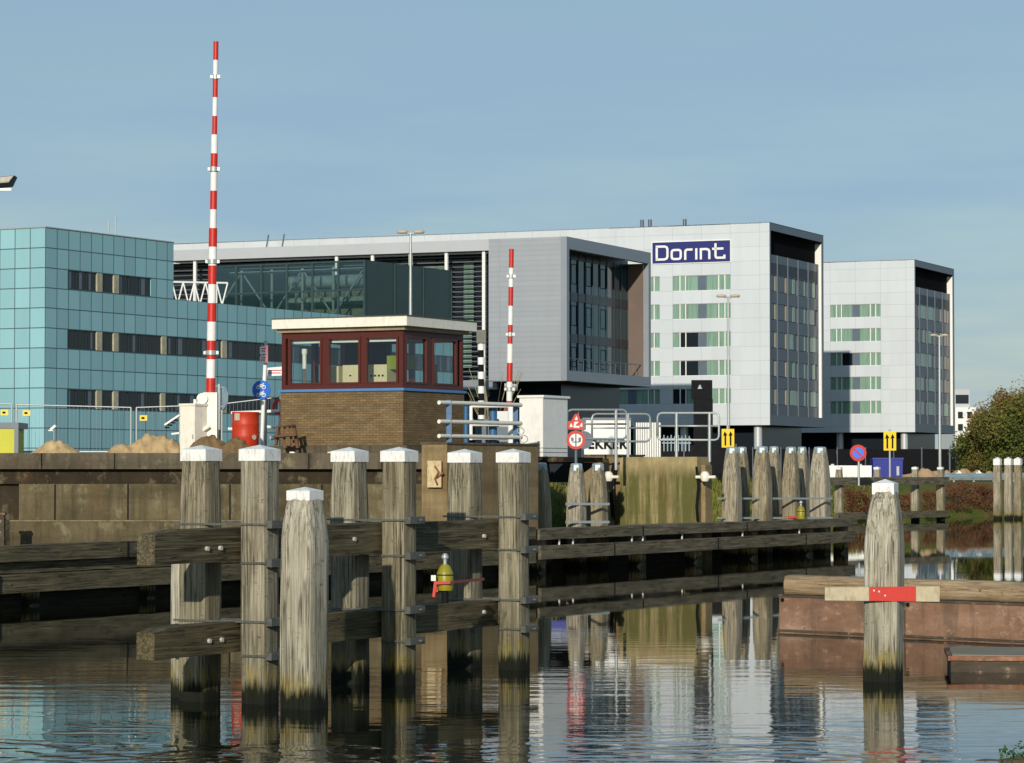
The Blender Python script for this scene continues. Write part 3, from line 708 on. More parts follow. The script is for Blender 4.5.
# dry brush visible behind screen / hotel base
def shrub(px, py, Y, r, label, mt, seed, n=2600, name='shrub', grp='shrubs along the canal bank'):
    p = at(px, py, Y); t = thing(name, label, 'shrub', p, 0, grp); rg = random.Random(seed); m = MB(); cl = []
    for i in range(9):
        a = rg.uniform(0, 2*pi); q = (cos(a)*r*rg.uniform(.2, .9), sin(a)*r*.5, r*rg.uniform(.5, 1.5)); cl.append((*q, r*.38)); m.path([(0, 0, -.2), (q[0]*.6, q[1]*.6, q[2]*.6), q], [.03, .02, .008], 5)
    m.build('stems', M['bark'], t); v, f = leaves(cl+[(k_*r*.35, 0, r*.25, r*.38) for k_ in (-2, -1, 0, 1, 2)], n, .045, seed, .9); q = MB(); q.add(v, f); q.build('foliage', mt, t)
k = 0
for px, py, Y, r, lb in ((852, 512, 164, .85, 'russet shrub left of the single foreground post'), (866, 512, 165, .6, 'small russet shrub almost touching the foreground post'), (932, 510, 170, .75, 'reddish shrub between the two right walkway posts'), (905, 510, 168, .55, 'low brown shrub behind the second walkway post'),
                        (957, 509, 176, .9, 'wide rust brown shrub right of the last walkway post'), (972, 507, 178, .95, 'tall rust brown shrub under the guardrail'), (985, 508, 178, .8, 'brown shrub just left of the three capped posts')):
    k += 1; shrub(px, py, Y, r, lb, M['shrub'], 20+k)
def grass():
    rg = np.random.default_rng(4); v = []; f = []; b = 0
    E = [(e[0], e[1], e[3]) for e in edge[5:13]]
    for i in range(len(E)-1):
        (xa, ya, oa), (xb, yb, ob) = E[i], E[i+1]; L_ = math.hypot(xb-xa, yb-ya)
        for k in range(int(L_*190)):
            s = rg.uniform(); d = rg.uniform(.22, 1.15); off = oa+(ob-oa)*s; right = i+5 >= 11
            x = xa+(xb-xa)*s-(0 if right else off*.55)*min(d, 1); y = ya+(yb-ya)*s+off*.8*d
            z = -1.2+3.3*min(d, 1); hgt = rg.uniform(.12, .42); a = rg.uniform(0, pi); w2 = .035; lx, ly = rg.uniform(-.15, .15, 2)
            if z < -.1: continue
            v += [(x-cos(a)*w2, y-sin(a)*w2, z-.05), (x+cos(a)*w2, y+sin(a)*w2, z-.05), (x+lx, y+ly, z+hgt)]; f.append((b, b+1, b+2)); b += 3
    m = MB(); m.add(v, f); tag(m.build('bank_grass', M['blade']), 'rough autumn grass covering the sloping canal bank', 'grass', kind='stuff')
grass()

# ---------------- right bank: guardrail, sand, signs ----------------
gr = thing('guardrail', 'grey steel guardrail along the bank in front of the sand mounds', 'guardrail', (0, 0, 0))
for a, b in ((944, 1100),):
    pa, pb = at(a, 480, 181), at(b, 480, 186); m = MB()
    for zz, hh_ in ((2.56, .10), (2.40, .12), (2.24, .10)): m.bar((pa.x, pa.y-(.05 if zz == 2.4 else 0), zz), (pb.x, pb.y-(.05 if zz == 2.4 else 0), zz), .05, hh_)
    m.build('rail', mat('guardrail_blue_grey', '#7f98a6', .45, .2, .1, 3), gr)
    for i in range(8): q = pa.lerp(pb, (i+.5)/8); m = MB(); m.box(q.x-.06, q.x+.06, q.y+.06, q.y+.2, 1.9, 2.55); m.build('rail_post', M['galv'], gr)
def heap(name, label, cx, cy, lx, ly, h, z, mt, seed, humps=5, grp=None, nx=60, ny=20, sig=(.3, .45)):
    rg = random.Random(seed); hs = [(rg.uniform(-.75, .75), rg.uniform(-.25, .25), rg.uniform(.5, 1), rg.uniform(*sig)) for _ in range(humps)]
    m = MB(); vs = []
    for j in range(ny+1):
        for i in range(nx+1):
            u_, v_ = i/nx*2-1, j/ny*2-1; q = 0
            for a, b, c, s in hs: q = max(q, c*math.exp(-((u_-a)**2)/(2*s*s)-((v_-b)**2)/.18))
            e = max(0, 1-u_**4)*max(0, 1-v_**2)
            q = q*e*h+e**.5*.12*h*mnoise.noise(Vector((u_*9+seed, v_*5, 0)))+e*.06*mnoise.noise(Vector((u_*30, v_*16, seed)))*h
            vs.append((u_*lx, v_*ly, q-.03))
    m.add(vs, [(j*(nx+1)+i, j*(nx+1)+i+1, (j+1)*(nx+1)+i+1, (j+1)*(nx+1)+i) for j in range(ny) for i in range(nx)], True)
    o = m.build(name, mt, None, (cx, cy, z)); return tag(o, label, 'sand pile', grp)
p = at(945, 472, 196); heap('sand_pile', 'long row of tipped beige sand mounds behind the guardrail', p.x, p.y, 4.3, 2.5, .75, 2.3, M['sandr'], 3, 12, nx=140, sig=(.06, .10))
p = at(1010, 472, 196); heap('sand_pile', 'sand mounds behind the three white capped posts', p.x, p.y, 3.2, 2.5, .45, 2.3, M['sandr'], 5, 5)
p = at(888, 472, 205); heap('sand_pile', 'small sand mound just behind the blue skip', p.x+1.5, p.y, 2.2, 2, .5, 2.3, M['sandr'], 8, 3)
t = thing('concrete_block', 'pale concrete block behind the no parking sign', 'block', at(847, 476, 188)); m = MB(); m.box(-1.55, 1.6, 0, .8, -.2, .68); fixn(m.build('block_body', M['white'], t)); 
m = MB(); m.box(-1.0, -.8, .3, .5, .68, .78); m.box(.8, 1.0, .3, .5, .68, .78); m.build('lifting_eye', M['galv'], t)
# blue skip
t = thing('skip_container', 'deep blue waste container below the yellow arrow sign', 'container', at(888, 480, 192)); zt = 1.45
m = MB(); m.hexa([(-.95, 0, -.3), (.95, 0, -.3), (.95, 1.6, -.3), (-.95, 1.6, -.3), (-1.0, -.1, zt), (.98, -.1, zt), (.98, 1.7, zt), (-1.0, 1.7, zt)]); m.build('body', M['bluebox'], t)
m = MB(); m.box(-1.04, 1.02, -.16, -.1, zt-.1, zt+.02)
for x in (-.6, -.2, .2): m.box(x-.03, x+.03, -.13, -.06, -.3, zt-.1)
m.build('rim', M['bluebox'], t)
m = MB(); m.box(.55, .72, -.16, -.11, .3, .9); m.build('label_plate', M['galv'], t)
def pole_sign(name, label, px, pyb, Y, cat='sign'):
    p = at(px, pyb, Y); return thing(name, label, cat, p)
# no parking sign
Y = 150; t = pole_sign('no_parking_sign', 'round red and blue no parking sign on a thin pole', 858, 478, Y); s = Y/F
m = MB(); m.tube((.04, 0, -.4), (.04, 0, 21*s), .06); m.build('pole', M['galv'], t)
zc = 25*s; R_ = 8.3*s
m = MB(); m.disc((0, -.10, zc), R_, (0, 1, 0), .03); d = m.build('disc', M['red'], t)
m = MB(); m.disc((0, -.13, zc), R_*.68, (0, 1, 0), .03); m.build('blue_field', mat('np_blue', '#3f6fd6', .4, 0, .04, 6), d)
m = MB(); m.bar((-R_*.48, -.155, zc+R_*.48), (R_*.48, -.155, zc-R_*.48), .02, R_*.2, up=(0, 1, 0)); m.bar((-R_*.48, -.15, zc+R_*.48), (R_*.48, -.15, zc-R_*.48), R_*.2, .012, up=(0, 1, 0)); m.build('slash', M['red'], d)
# yellow lane signs
def lane_sign(label, px, y0, y1, wpx, Y, yb):
    t = pole_sign('lane_sign', label, px, yb, Y); s = Y/F; z0, z1 = (yb-y1)*s, (yb-y0)*s; hw = wpx/2*s
    m = MB(); m.tube((0, .05, -.4), (0, .05, z1+.15), .06); m.build('pole', M['galv'], t)
    m = MB(); m.box(-hw, hw, -.03, 0, z0, z1); b = m.build('board', M['yellow'], t)
    m = MB(); H = z1-z0
    for sg_ in (-1, 1):
        x = sg_*hw*.42
        m.box(x-hw*.14, x+hw*.14, -.04, -.031, z0+H*.10, z0+H*.72)
        m.add([(x-hw*.36, -.036, z0+H*.62), (x+hw*.36, -.036, z0+H*.66), (x-(hw*.12 if sg_ < 0 else 0), -.036, z0+H*.88)], [(0, 1, 2)])
    m.build('arrows', M['black'], b)
lane_sign('yellow sign with two black arrows above the blue container', 890, 431.5, 450.5, 12.5, 175, 480)
lane_sign('yellow arrow sign standing behind the leftmost capped pile of the pier', 728, 429, 447.5, 12.5, 118, 480)

# lamp posts
def lamp_post(label, px, ytop, ybot, Y, arm, wpx, single=False):
    p = at(px, ybot, Y); t = thing('street_lamp', label, 'street lamp', p, 0, 'double headed street lamps'); s = Y/F; h = (ybot-ytop)*s; p2 = h-.15
    m = MB(); m.tube((0, 0, -.6), (0, 0, h*.5), wpx*s*.62, wpx*s*.5); m.tube((0, 0, h*.5), (0, 0, h), wpx*s*.5, wpx*s*.4); m.build('pole', M['galv'], t)
    m = MB(); m.tube((-arm*.3, 0, h), (arm*.3, 0, h), wpx*s*.35); m.build('bracket', M['galv'], t)
    for sg_ in (-1, 1):
        m = MB(); a, b = sg_*arm*.16, sg_*arm; hh2 = arm*.13
        m.lathe([(.02, -hh2), (arm*.16, -hh2*.9), (arm*.2, 0), (arm*.17, hh2*.7), (.03, hh2)], n=14)
        m.v = [(x*2.15+sg_*arm*.58, y*1.2, z+h+hh2*.8) for x, y, z in m.v]
        m.build('lamp_head', M['lamph'], t)
M['lamph'] = mat('lamp_head_shell', '#b7a994', .5, 0, .1, 5)
lamp_post('street lamp rising behind the control cabin roof', 410.5, 233, 330, 120, 14*120/F, 3)
lamp_post('street lamp in front of the large hotel block', 728.5, 297, 452, 140, 12*140/F, 2.6)
lamp_post('street lamp in front of the furthest right hotel block', 940, 336, 474, 190, 9.5*190/F, 2.6)
# floodlight head entering at left
t = thing('floodlight_mast', 'floodlight on a mast at the top of the left edge', 'floodlight', at(-6, 452, 90)); s = 90/F
m = MB(); m.tube((0, 0, 0), (0, 0, 268*s), .08); m.build('mast', M['galv'], t)
m = MB(); m.box(-.1, .5, -.04, .04, 262*s, 264*s); m.build('bracket', M['galv'], t)
m = MB(); z = 268*s; m.hexa([(-.1, -.25, z), (.45, -.25, z+.05), (.5, .25, z-.05), (-.1, .25, z-.1), (-.1, -.2, z+.2), (.62, -.25, z+.27), (.64, .25, z+.25), (-.1, .2, z+.2)]); hd = m.build('lamp_head', M['hmetal'], t)
m = MB(); m.add([(.1, -.262, z+.04), (.45, -.262, z+.08), (.58, -.262, z+.24), (.1, -.255, z+.19)], [(0, 1, 2, 3)]); m.build('lens', M['curtcream'], hd)

# ---------------- left quay wall ----------------
YW = 74.6; xl = -45; xr = -2.25
def zy(y, Y=74.5): return at(512, y, Y).z
qw = thing('quay_wall', 'brown stained concrete quay wall running off to the left edge', 'wall', (0, 0, 0))
m = MB(); m.box(xl, xr, YW-.1, YW+1.0, zy(469), zy(453)); m.build('coping', M['fascia'], qw)
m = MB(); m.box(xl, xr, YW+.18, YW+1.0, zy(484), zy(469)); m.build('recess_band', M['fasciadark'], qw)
m = MB(); m.box(at(19, 500, YW).x, xr, YW+.0, YW+1.0, zy(521), zy(484)); m.build('wall_face', M['wallc'], qw)
m = MB(); m.box(xl, at(15, 500, YW).x, YW-.3, YW, -1.5, zy(555)); m.box(at(15, 500, YW).x, xr, YW-.75, YW+.0, -1.5, zy(521)); m.build('ledge', M['wallc'], qw)
m = MB(); m.box(at(15, 500, YW).x, xr, YW-.78, YW-.02, zy(521), zy(521)+.03); m.build('ledge_top', concrete('rubbly_ledge_top', '#6f664e', '#968b6f'), qw)
m = MB(); m.box(xl, at(19, 500, YW).x, YW+.35, YW+.45, zy(555), zy(484)-.002); m.build('recess_wall', M['fasciadark'], qw)  # dark colour stands for the shadow over the wall's left end
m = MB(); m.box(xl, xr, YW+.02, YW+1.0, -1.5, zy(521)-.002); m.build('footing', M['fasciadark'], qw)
for px in (55, 128, 230, 322, 395):
    x_ = at(px, 500, YW).x
    m = MB(); m.box(x_-.02, x_+.02, YW-.012, YW, zy(521)+.03, zy(484)-.01); m.build('expansion_joint', M['black'], qw)
    m = MB(); m.box(x_-.35, x_-.32, YW-.112, YW-.1, zy(469)+.01, zy(453)-.01); m.build('expansion_joint', M['black'], qw)
# small steel ladder at far left on the wall
t = thing('steel_post', 'dark rusty steel pile standing at the left edge of the wall', 'pile', at(-1, 545, 72)); m = MB(); m.box(-.12, .14, -.1, .1, -1, .75); m.build('pile_body', M['rustdk'], t); m = MB(); m.box(-.15, .17, -.13, .13, .75, .80); m.build('cap', M['rim'], t)

# abutment
ab = thing('bridge_abutment', 'tan concrete bridge abutment beneath the white railing', 'abutment', (ab0.x, ab0.y, 0), ANG)
ztop = 3.41
m = MB(); m.box(0, 5.05, 0, .74, -1.5, ztop); fixn(m.build('concrete_block', M['abut'], ab))
m = MB(); m.box(-.03, 5.08, -.03, .77, ztop, ztop+.05); m.build('coping', M['fascia'], ab)
# plate with rusty bracket
pl = thing('wall_plate', 'cream plate with a rusty bracket on the abutment', 'plate', (0, 0, 0)); pa = at(434.5, 474, 74.02)
m = MB(); Mr = Matrix.Rotation(ANG-pi/2, 3, 'Z'); m.cbox(pa, (.40, .04, .68), M=Mr)
m.build('plate', mat('rusty_cream_plate', '#cbb88d', .7, 0, .2, 8, dirt='#7a5230', dirt_amt=.8), pl)
m = MB(); q = pa+Vector((.06, -.06, 0)); m.path([q+Vector((-.05, 0, .2)), q+Vector((.05, -.05, .05)), q+Vector((-.05, -.05, -.12)), q+Vector((.02, 0, -.28))], .025); m.path([q+Vector((0, 0, -.1)), q+Vector((.16, -.1, .03))], .03); m.build('bracket', M['rim'], pl)

# quay pavement around the house
pv = MB(); pv.hexa([(-40, 75.7, 3.0), (-2.4, 75.7, 3.0), (3.0, 90, 3.0), (-40, 120, 3.0), (-40, 75.7, 3.12), (-2.4, 75.7, 3.12), (3.0, 90, 3.12), (-40, 120, 3.12)])
struct(pv.build('pavement', M['dirt']))
# kerb plinth below house
HO = at(403, 443, 78.5); HO.z = 0
house = thing('control_cabin', 'brick bridge control cabin with mahogany windows and flat white roof', 'cabin', HO, ANG)
A1, B1 = 3.42, 3.92   # along u, along v
zb, zs, zt = 3.30, at(403, 390.5, 78.5).z, at(403, 329, 78.5).z
m = MB(); m.box(-.25, A1+.15, -.25, B1+.6, 3.0, 3.42); m.build('plinth', M['fascia'], house)
m = MB(); m.box(0, A1, 0, .22, zb, zs); m.box(0, .22, .22, B1, zb, zs); m.box(.22, A1, B1-.22, B1, zb, zs); m.box(A1-.22, A1, .22, B1-.22, zb, zs); m.build('brick_wall', M['brick'], house)
m = MB(); m.box(-.05, A1+.06, -.05, .1, zs+.001, zs+.07); m.box(-.05, .1, .1, B1+.05, zs+.001, zs+.07); m.build('sill', M['sill'], house)
m = MB(); m.box(.22, A1-.22, .22, B1-.22, zb, zb+.2); m.build('floor', M['dirt'], house)
ROs = MB(); o_ = .27; zr0 = zt-.02; zr1 = zr0+.36
ROs.box(-o_, A1+o_-.02, -o_, B1+.12, zr0+.1, zr1); ROs.build('roof', M['cream'], house)
m = MB(); m.box(-.1, A1+.1, -.1, B1+.06, zt-.025, zr0+.1); m.build('soffit', mat('beige_soffit', '#93876c', .7), house)
m = MB(); m.box(-o_-.02, A1+o_, -o_-.02, B1+.14, zr1, zr1+.03); m.build('roof_edge', mat('roof_felt', '#55554a', .9), house)
# window frames
zf0, zf1 = zs+.07, zt-.02
def frames(y_or_x, L_, cuts, side):
    # side 'v': left face, plane x=0, runs along y ; 'u': right face, plane y=0 runs along x
    d0 = .02; 
    def bx(mb, a, b, z0, z1, th0=.0, th1=.12):
        if side == 'v': mb.box(d0+th0, d0+th1, a, b, z0, z1)
        elif side == 'u': mb.box(a, b, d0+th0, d0+th1, z0, z1)
        elif side == 'vb': mb.box(A1-d0-th1, A1-d0-th0, a, b, z0, z1)
        else: mb.box(a, b, B1-d0-th1, B1-d0-th0, z0, z1)
    m = MB(); bx(m, 0.145, L_-.145, zf0, zf0+.13); bx(m, .145, L_-.145, zf1-.16, zf1); m.build('rail', M['frame'], house)
    for a, b in cuts:
        z0, z1 = zf0+.13, zf1-.16
        m = MB(); bx(m, a-.06, a, z0, z1, -.02, .10); bx(m, b, b+.06, z0, z1, -.02, .10); bx(m, a, b, z0, z0+.05, -.02, .1); bx(m, a, b, z1-.05, z1, -.02, .1)
        fr = m.build('window', M['frame'], house)
        m = MB(); e0, e1 = z0+.05, z1-.05
        cs = {'v': [(.07, a, e0), (.07, b, e0), (.07, b, e1), (.07, a, e1)], 'u': [(a, .07, e0), (b, .07, e0), (b, .07, e1), (a, .07, e1)],
              'vb': [(A1-.07, a, e0), (A1-.07, b, e0), (A1-.07, b, e1), (A1-.07, a, e1)], 'ub': [(a, B1-.07, e0), (b, B1-.07, e0), (b, B1-.07, e1), (a, B1-.07, e1)]}[side]
        m.add(cs, [(0, 1, 2, 3)]); m.build('pane', M['pane'], fr)
        if side == 'v': m = MB(); bx(m, a+.02, b-.02, z1-.14, z1-.06, .13, .16); m.build('blind', M['cream'], fr)
def eq(L_, n, mg=.22, gap=.20): wd = (L_-2*mg-gap*(n-1))/n; return [(mg+i*(wd+gap), mg+i*(wd+gap)+wd) for i in range(n)]
cv = [(.20, 1.05), (1.35, 2.13), (2.52, 3.42-.05)]; cv = [(.22, 1.17), (1.42, 2.37), (2.65, 3.62)]
frames(0, B1, cv, 'v'); frames(0, A1, [(.22, 1.30), (1.72, 2.98)], 'u'); frames(0, A1, [(.25, 1.6), (1.8, 3.15)], 'ub'); frames(0, B1, [(.2, 1.05), (1.2, 1.58), (1.74, 2.35)], 'vb')
for x, y in ((.02, .02), (A1-.145, .02), (.02, B1-.145), (A1-.145, B1-.145)):
    m = MB(); m.box(x, x+.125, y, y+.125, zf0, zf1); m.build('corner_post', M['frame'], house)
for a, b in ((1.17, 1.42), (2.37, 2.65)):
    m = MB(); m.box(.04, .12, a+.06, b-.06, zf0+.13, zf1-.16); m.build('mullion', M['frame'], house)
m = MB(); m.box(1.36, 1.66, .03, .12, zf0+.13, zf1-.16); m.build('mullion', M['frame'], house)
m = MB(); m.box(A1-.24, A1-.18, 2.38, 3.72, zf0-.3, zf1); m.build('inner_wall', mat('dim_inner_wall', '#2d2a26', .8), house)
# things inside the cabin
def boxthing(name, label, cat, par, bx, mt, extra):
    t = thing(name, label, cat, par); m = MB(); m.box(*bx); m.build('cabinet_body', mt, t); e = MB()
    for q in extra: e.box(*q)
    e.build('front_panel', M['black'], t); t.rotation_euler.z = ANG; return t
mcb = mat('control_cabinet_beige', '#d8cda0', .6, 0, .06, 3)
def hp(x, y, z): q = HO+U*x+V*y; return Vector((q.x, q.y, z))
boxthing('control_cabinet', 'beige control cabinet with one square switch inside the cabin window', 'cabinet', hp(.75, 1.75, zs-.3), (0, .5, 0, .62, 0, 1.05), mcb, [(-.012, 0, .12, .22, .42, .5), (-.012, 0, .38, .48, .42, .5), (-.012, 0, .34, .40, .74, .78)])
boxthing('control_cabinet', 'beige control cabinet with two rows of switches behind the glass', 'cabinet', hp(.75, .95, zs-.3), (0, .5, 0, .66, 0, 1.05), mcb, [(-.012, 0, .1+i*.12, .16+i*.12, z, z+.05) for i in range(4) for z in (.52, .72)])
boxthing('control_cabinet', 'narrow beige cabinet behind the second cabin window', 'cabinet', hp(.75, 2.5, zs-.3), (0, .5, 0, .3, 0, 1.03), mcb, [(-.012, 0, .05, .12, .5, .56)])
t = thing('office_chair', 'chair with olive green backrest inside the cabin', 'chair', hp(.9, .32, zb+.2), ANG)
m = MB(); m.box(0, .12, -.12, .72, 2.02, 2.40); m.build('backrest', mat('olive_fabric', '#7c8a22', .8), t)
m = MB(); m.box(-.5, .0, .0, .6, 1.5, 1.62); m.build('seat', M['black'], t)
m = MB(); m.tube((-.2, .3, 0), (-.2, .3, 1.5), .04); m.bar((-.2, .0, .05), (-.2, .6, .05), .05); m.bar((-.5, .3, .05), (.1, .3, .05), .05); m.bar((.0, .3, 1.55), (.06, .3, 2.05), .05); m.build('leg', M['galv'], t)
t = thing('thermos_flask', 'small cream device standing at the left cabin window post', 'device', hp(.25, 3.30, zs+.07+.13)); m = MB(); m.tube((0, 0, .45), (0, 0, .85), .06); m.tube((0, 0, .85), (0, 0, 1.0), .08); m.build('device_body', M['cream'], t); m = MB(); m.box(-.03, .03, -.02, .02, 0, .45); m.build('stand', M['frame'], t)
t = thing('orange_torch', 'reddish wand on the right cabin window ledge', 'torch', hp(2.2, .25, zs+.2)); m = MB(); m.path([(0, 0, 0), (.02, 0, .25), (.03, 0, .5)], [.07, .05, .03]); m.build('handle', M['drum'], t); m = MB(); m.tube((.03, 0, .5), (.03, 0, .58), .05); m.build('tip', M['red'], t)

# ---------------- piles ----------------
def post(label, x, y, ztop, wd, ang, mt, cap='white', shoulder=.65, topf=.80, group=None, seed=0, capf=None, zbot=-1.6, lean=(0, 0), name='timber_pile', caph=.16):
    t = thing(name, label, 'pile', (x, y, 0), ang, group); rg = random.Random(seed+100)
    n = 24; levels = []; z = zbot
    top = ztop-caph*.6 if cap else ztop
    while z < top-shoulder: levels.append(z); z += .22
    for k in range(9): levels.append(top-shoulder+shoulder*k/8)
    vs = []
    for zz in levels:
        k = max(0, (zz-(top-shoulder))/shoulder); f = 1-(1-topf)*k**1.8
        for i in range(n):
            a = 2*pi*i/n; c, s_ = cos(a), sin(a); e = 1/max(abs(c), abs(s_)); ee = min(e, 1.30+.06*mnoise.noise(Vector((i*.7, zz*.8, seed))))
            r = wd/2*f*ee*(1+.022*mnoise.noise(Vector((c*2+seed, s_*2, zz*1.3)))+.016*mnoise.noise(Vector((c*9+seed, s_*9, zz*3))))
            vs.append((c*r+lean[0]*zz, s_*r+lean[1]*zz, zz))
    m = MB(); N_ = len(levels); m.add(vs, [(j*n+i, j*n+(i+1) % n, (j+1)*n+(i+1) % n, (j+1)*n+i) for j in range(N_-1) for i in range(n)], False)
    m.add(vs[-n:], [tuple(range(n))]); sh = m.build('shaft', mt, t)
    if cap:
        cw = max(capf or 0, topf*1.075)*wd/2; dx, dy = lean[0]*ztop, lean[1]*ztop; m = MB(); z0, z1 = ztop-caph, ztop-caph*.28; e = cw*.02
        if cap == 'white':
            m.hexa([(-cw+dx, -cw+dy, z0), (cw+dx, -cw+dy, z0), (cw+dx, cw+dy, z0+e), (-cw+dx, cw+dy, z0), (-cw+dx, -cw+dy, z1), (cw+dx, -cw+dy, z1), (cw+dx, cw+dy, z1), (-cw+dx, cw+dy, z1)])
            m.add([(-cw+dx, -cw+dy, z1), (cw+dx, -cw+dy, z1), (cw+dx, cw+dy, z1), (-cw+dx, cw+dy, z1), (dx, dy, ztop)], [(0, 1, 4), (1, 2, 4), (2, 3, 4), (3, 0, 4)])
            m.build('cap', M['cap'], t)
        else:
            m.lathe([(cw*1.12, z0), (cw*1.1, z0+caph*.8), (cw*.95, ztop), (cw*.3, ztop+.01)], n=8, smooth=False); m.build('cap', M['capgrey'], t)
    return t
DA = atan2(.890, .456); du = Vector((.456, .890, 0)); dn = Vector((-.89, .456, 0))
D2 = Vector((-2.945, 34.0, 0)); D5 = D2+du*3.3; D7 = D2+du*6.52
OFF = .77; PW = .345; G = 'tall capped piles of the front mooring structure'
P = {2: D2, 5: D5, 7: D7, 1: D2+dn*.84, 4: D5+dn*.71, 6: D7+dn*.76}
lbl = {1: 'leftmost tall white capped pile behind the dark beam end', 2: 'tall white capped pile clamped just left of the shorter pale pile', 4: 'tall pile right behind the shorter pale pile', 5: 'tall cracked pile in front of the abutment left part with a diagonal shadow low down',
       6: 'tall pile behind the beam where the yellow lantern hangs', 7: 'rightmost tall white capped pile of the front structure'}
po = {}
for k, q in P.items():
    front = k in (2, 5, 7)
    po[k] = post(lbl[k], q.x, q.y, 3.02, PW*1.0 if front else PW*1.12, DA, M['post'], shoulder=.35 if front else .75, topf=.96 if front else .86, group=G, seed=k, capf=0, caph=.19, lean=(random.uniform(-.004, .004), random.uniform(-.004, .004)))
q = at(304.5, 707, 33.3)
p3 = post('shorter pale rounded shoulder pile standing in front of the others', q.x, 33.3, 2.53, .435, DA, M['post_pale'], shoulder=.62, topf=.66, seed=33, capf=0, caph=.155)
q = at(883, 680, 37.65)
rp = post('lone pale pile at right with a red and white board nailed across', q.x, 37.65, 2.61, .47, DA+radians(8), M['post_pale'], shoulder=.8, topf=.57, seed=44, capf=0, lean=(.015*cos(DA+radians(8)), -.015*sin(DA+radians(8))), caph=.20)
q = at(190, 600, 35.0); post('short pale pile half hidden behind the leftmost tall pile', q.x, 35.0, 1.62, .36, DA, M['post_pale'], cap=None, shoulder=.2, topf=.97, seed=50)
# straps
for kf, kr in ((2, 1), (5, 4), (7, 6)):
    t = po[kf]; dr = (P[kr]-P[kf]).length; hw = PW/2+.004
    for zz in (2.09, 1.64, .955, .56):
        m = MB(); m.box(-hw-.03, -hw, -hw-.03, (dr+.24) if zz in (2.09, .955) else hw-.035, zz-.012, zz+.012)
        m.box(hw, hw+.03, -hw-.03, (dr+.24) if zz in (2.09, .955) else hw-.035, zz-.012, zz+.012)
        m.build('strap', M['strap'], t)
        m = MB(); m.box(-hw-.015, hw+.02, -hw-.10, -hw-.01, zz-.045, zz+.045); m.tube((hw*.3, -hw-.14, zz), (hw*.3, -hw-.09, zz), .022, n=8); m.build('clamp_block', M['strap'], t)
# beams
def beam(label, p0, p1, z0, z1, th, mt, seg=.25, seed=0, name='timber_beam', endcut=0., bolts=(), group=None, jit=.012):
    p0, p1 = Vector(p0), Vector(p1); d = p1-p0; Ln = d.length; ang = atan2(d.y, d.x)
    t = thing(name, label, 'beam', (p0.x, p0.y, 0), ang, group); n = max(3, int(Ln/seg)); vs = []
    hz = (z1-z0)/2; zc = (z0+z1)/2; prof = [(-th/2, -hz), (-th/2, -hz*.3), (-th/2, hz*.3), (-th/2, hz*.94), (-th/2*.9, hz), (th/2*.9, hz), (th/2, hz*.94), (th/2, -hz)]
    for i in range(n+1):
        x = Ln*i/n; f = 1.
        if endcut and x < endcut: f = .72+.28*(x/endcut)
        for j, (a, b) in enumerate(prof):
            q = jit*mnoise.noise(Vector((x*1.1+seed*7, j*1.7, seed))); q2 = jit*mnoise.noise(Vector((x*1.3+seed*3, j*2.1+9, seed)))
            vs.append((x+(0 if 0 < i < n else q*3), a+q, zc+(b*f if b > 0 else b)+q2))
    k = len(prof); m = MB(); m.add(vs, [(i*k+j, i*k+(j+1) % k, (i+1)*k+(j+1) % k, (i+1)*k+j)[::-1] for i in range(n) for j in range(k)])
    m.add(vs[:k], [tuple(range(k))]); m.add(vs[-k:], [tuple(range(k))[::-1]]); fixn(m.build('timber', mt, t))
    for bx_, bz_ in bolts:
        m = MB(); m.tube((bx_, -th/2-.03, bz_), (bx_, -th/2+.02, bz_), .028, n=10); m.build('bolt', M['bolt'], t)
    return t
BO = .33
b0 = D2+dn*BO; s0 = -1.88
def bp(s): return b0+du*s
beam('upper dark timber beam with a broken pale left end between the tall piles', bp(s0), bp(6.75), 1.66, 2.05, .24, M['beam'], seed=1, endcut=.45, bolts=[(1.05, 1.82), (1.33, 1.82), (4.4, 1.86), (7.9, 1.83)])
beam('lower timber beam just above the water between the tall piles', bp(s0), bp(6.6), .60, .955, .24, M['beam'], seed=2, endcut=.3, bolts=[(1.1, .76), (1.36, .76), (7.9, .80)])
# wedge blocks under beam on post 1 side (second wale behind)
beam('short rear timber beam behind the leftmost tall pile', D2+dn*1.12+du*-.3, D2+dn*1.05+du*6.6, .62, .90, .16, M['beam_dark'], seed=12)

# hanging lantern
def lantern(label, loc, sc, ribbon_to, grp='yellow marker lanterns'):
    t = thing('marker_lantern', label, 'lantern', loc, 0, grp)
    m = MB(); m.lathe([(.10*sc, 0), (.105*sc, .02*sc), (.105*sc, .22*sc), (.07*sc, .30*sc), (.04*sc, .33*sc)], n=18); m.build('body', M['lampyellow'], t)
    m = MB(); m.lathe([(.108*sc, .19*sc), (.108*sc, .205*sc)], n=18); m.build('band', M['black'], t)
    m = MB(); m.tube((0, 0, .33*sc), (0, 0, .46*sc), .025*sc); m.lathe([(.04*sc, .40*sc), (.05*sc, .43*sc), (.02*sc, .47*sc)], n=10); m.build('handle', M['galv'], t)
    m = MB(); m.tube((0, 0, -.16*sc), (0, 0, 0), .045*sc); m.build('stem', M['black'], t)
    return t
ql = at(445, 590.5, 36.75); lantern('yellow lantern hanging between the front piles with red tape around it', ql, 1., None)
t = thing('warning_tape', 'red tape stretched from the yellow lantern to the next pile', 'tape', (0, 0, 0))
m = MB(); a = at(436, 583, 36.6); b = at(450, 582.5, 36.6); c = at(484, 579, 38.6)
for q0, q1 in ((a, b), (b, c)): m.bar(q0, q1, .012, .035)
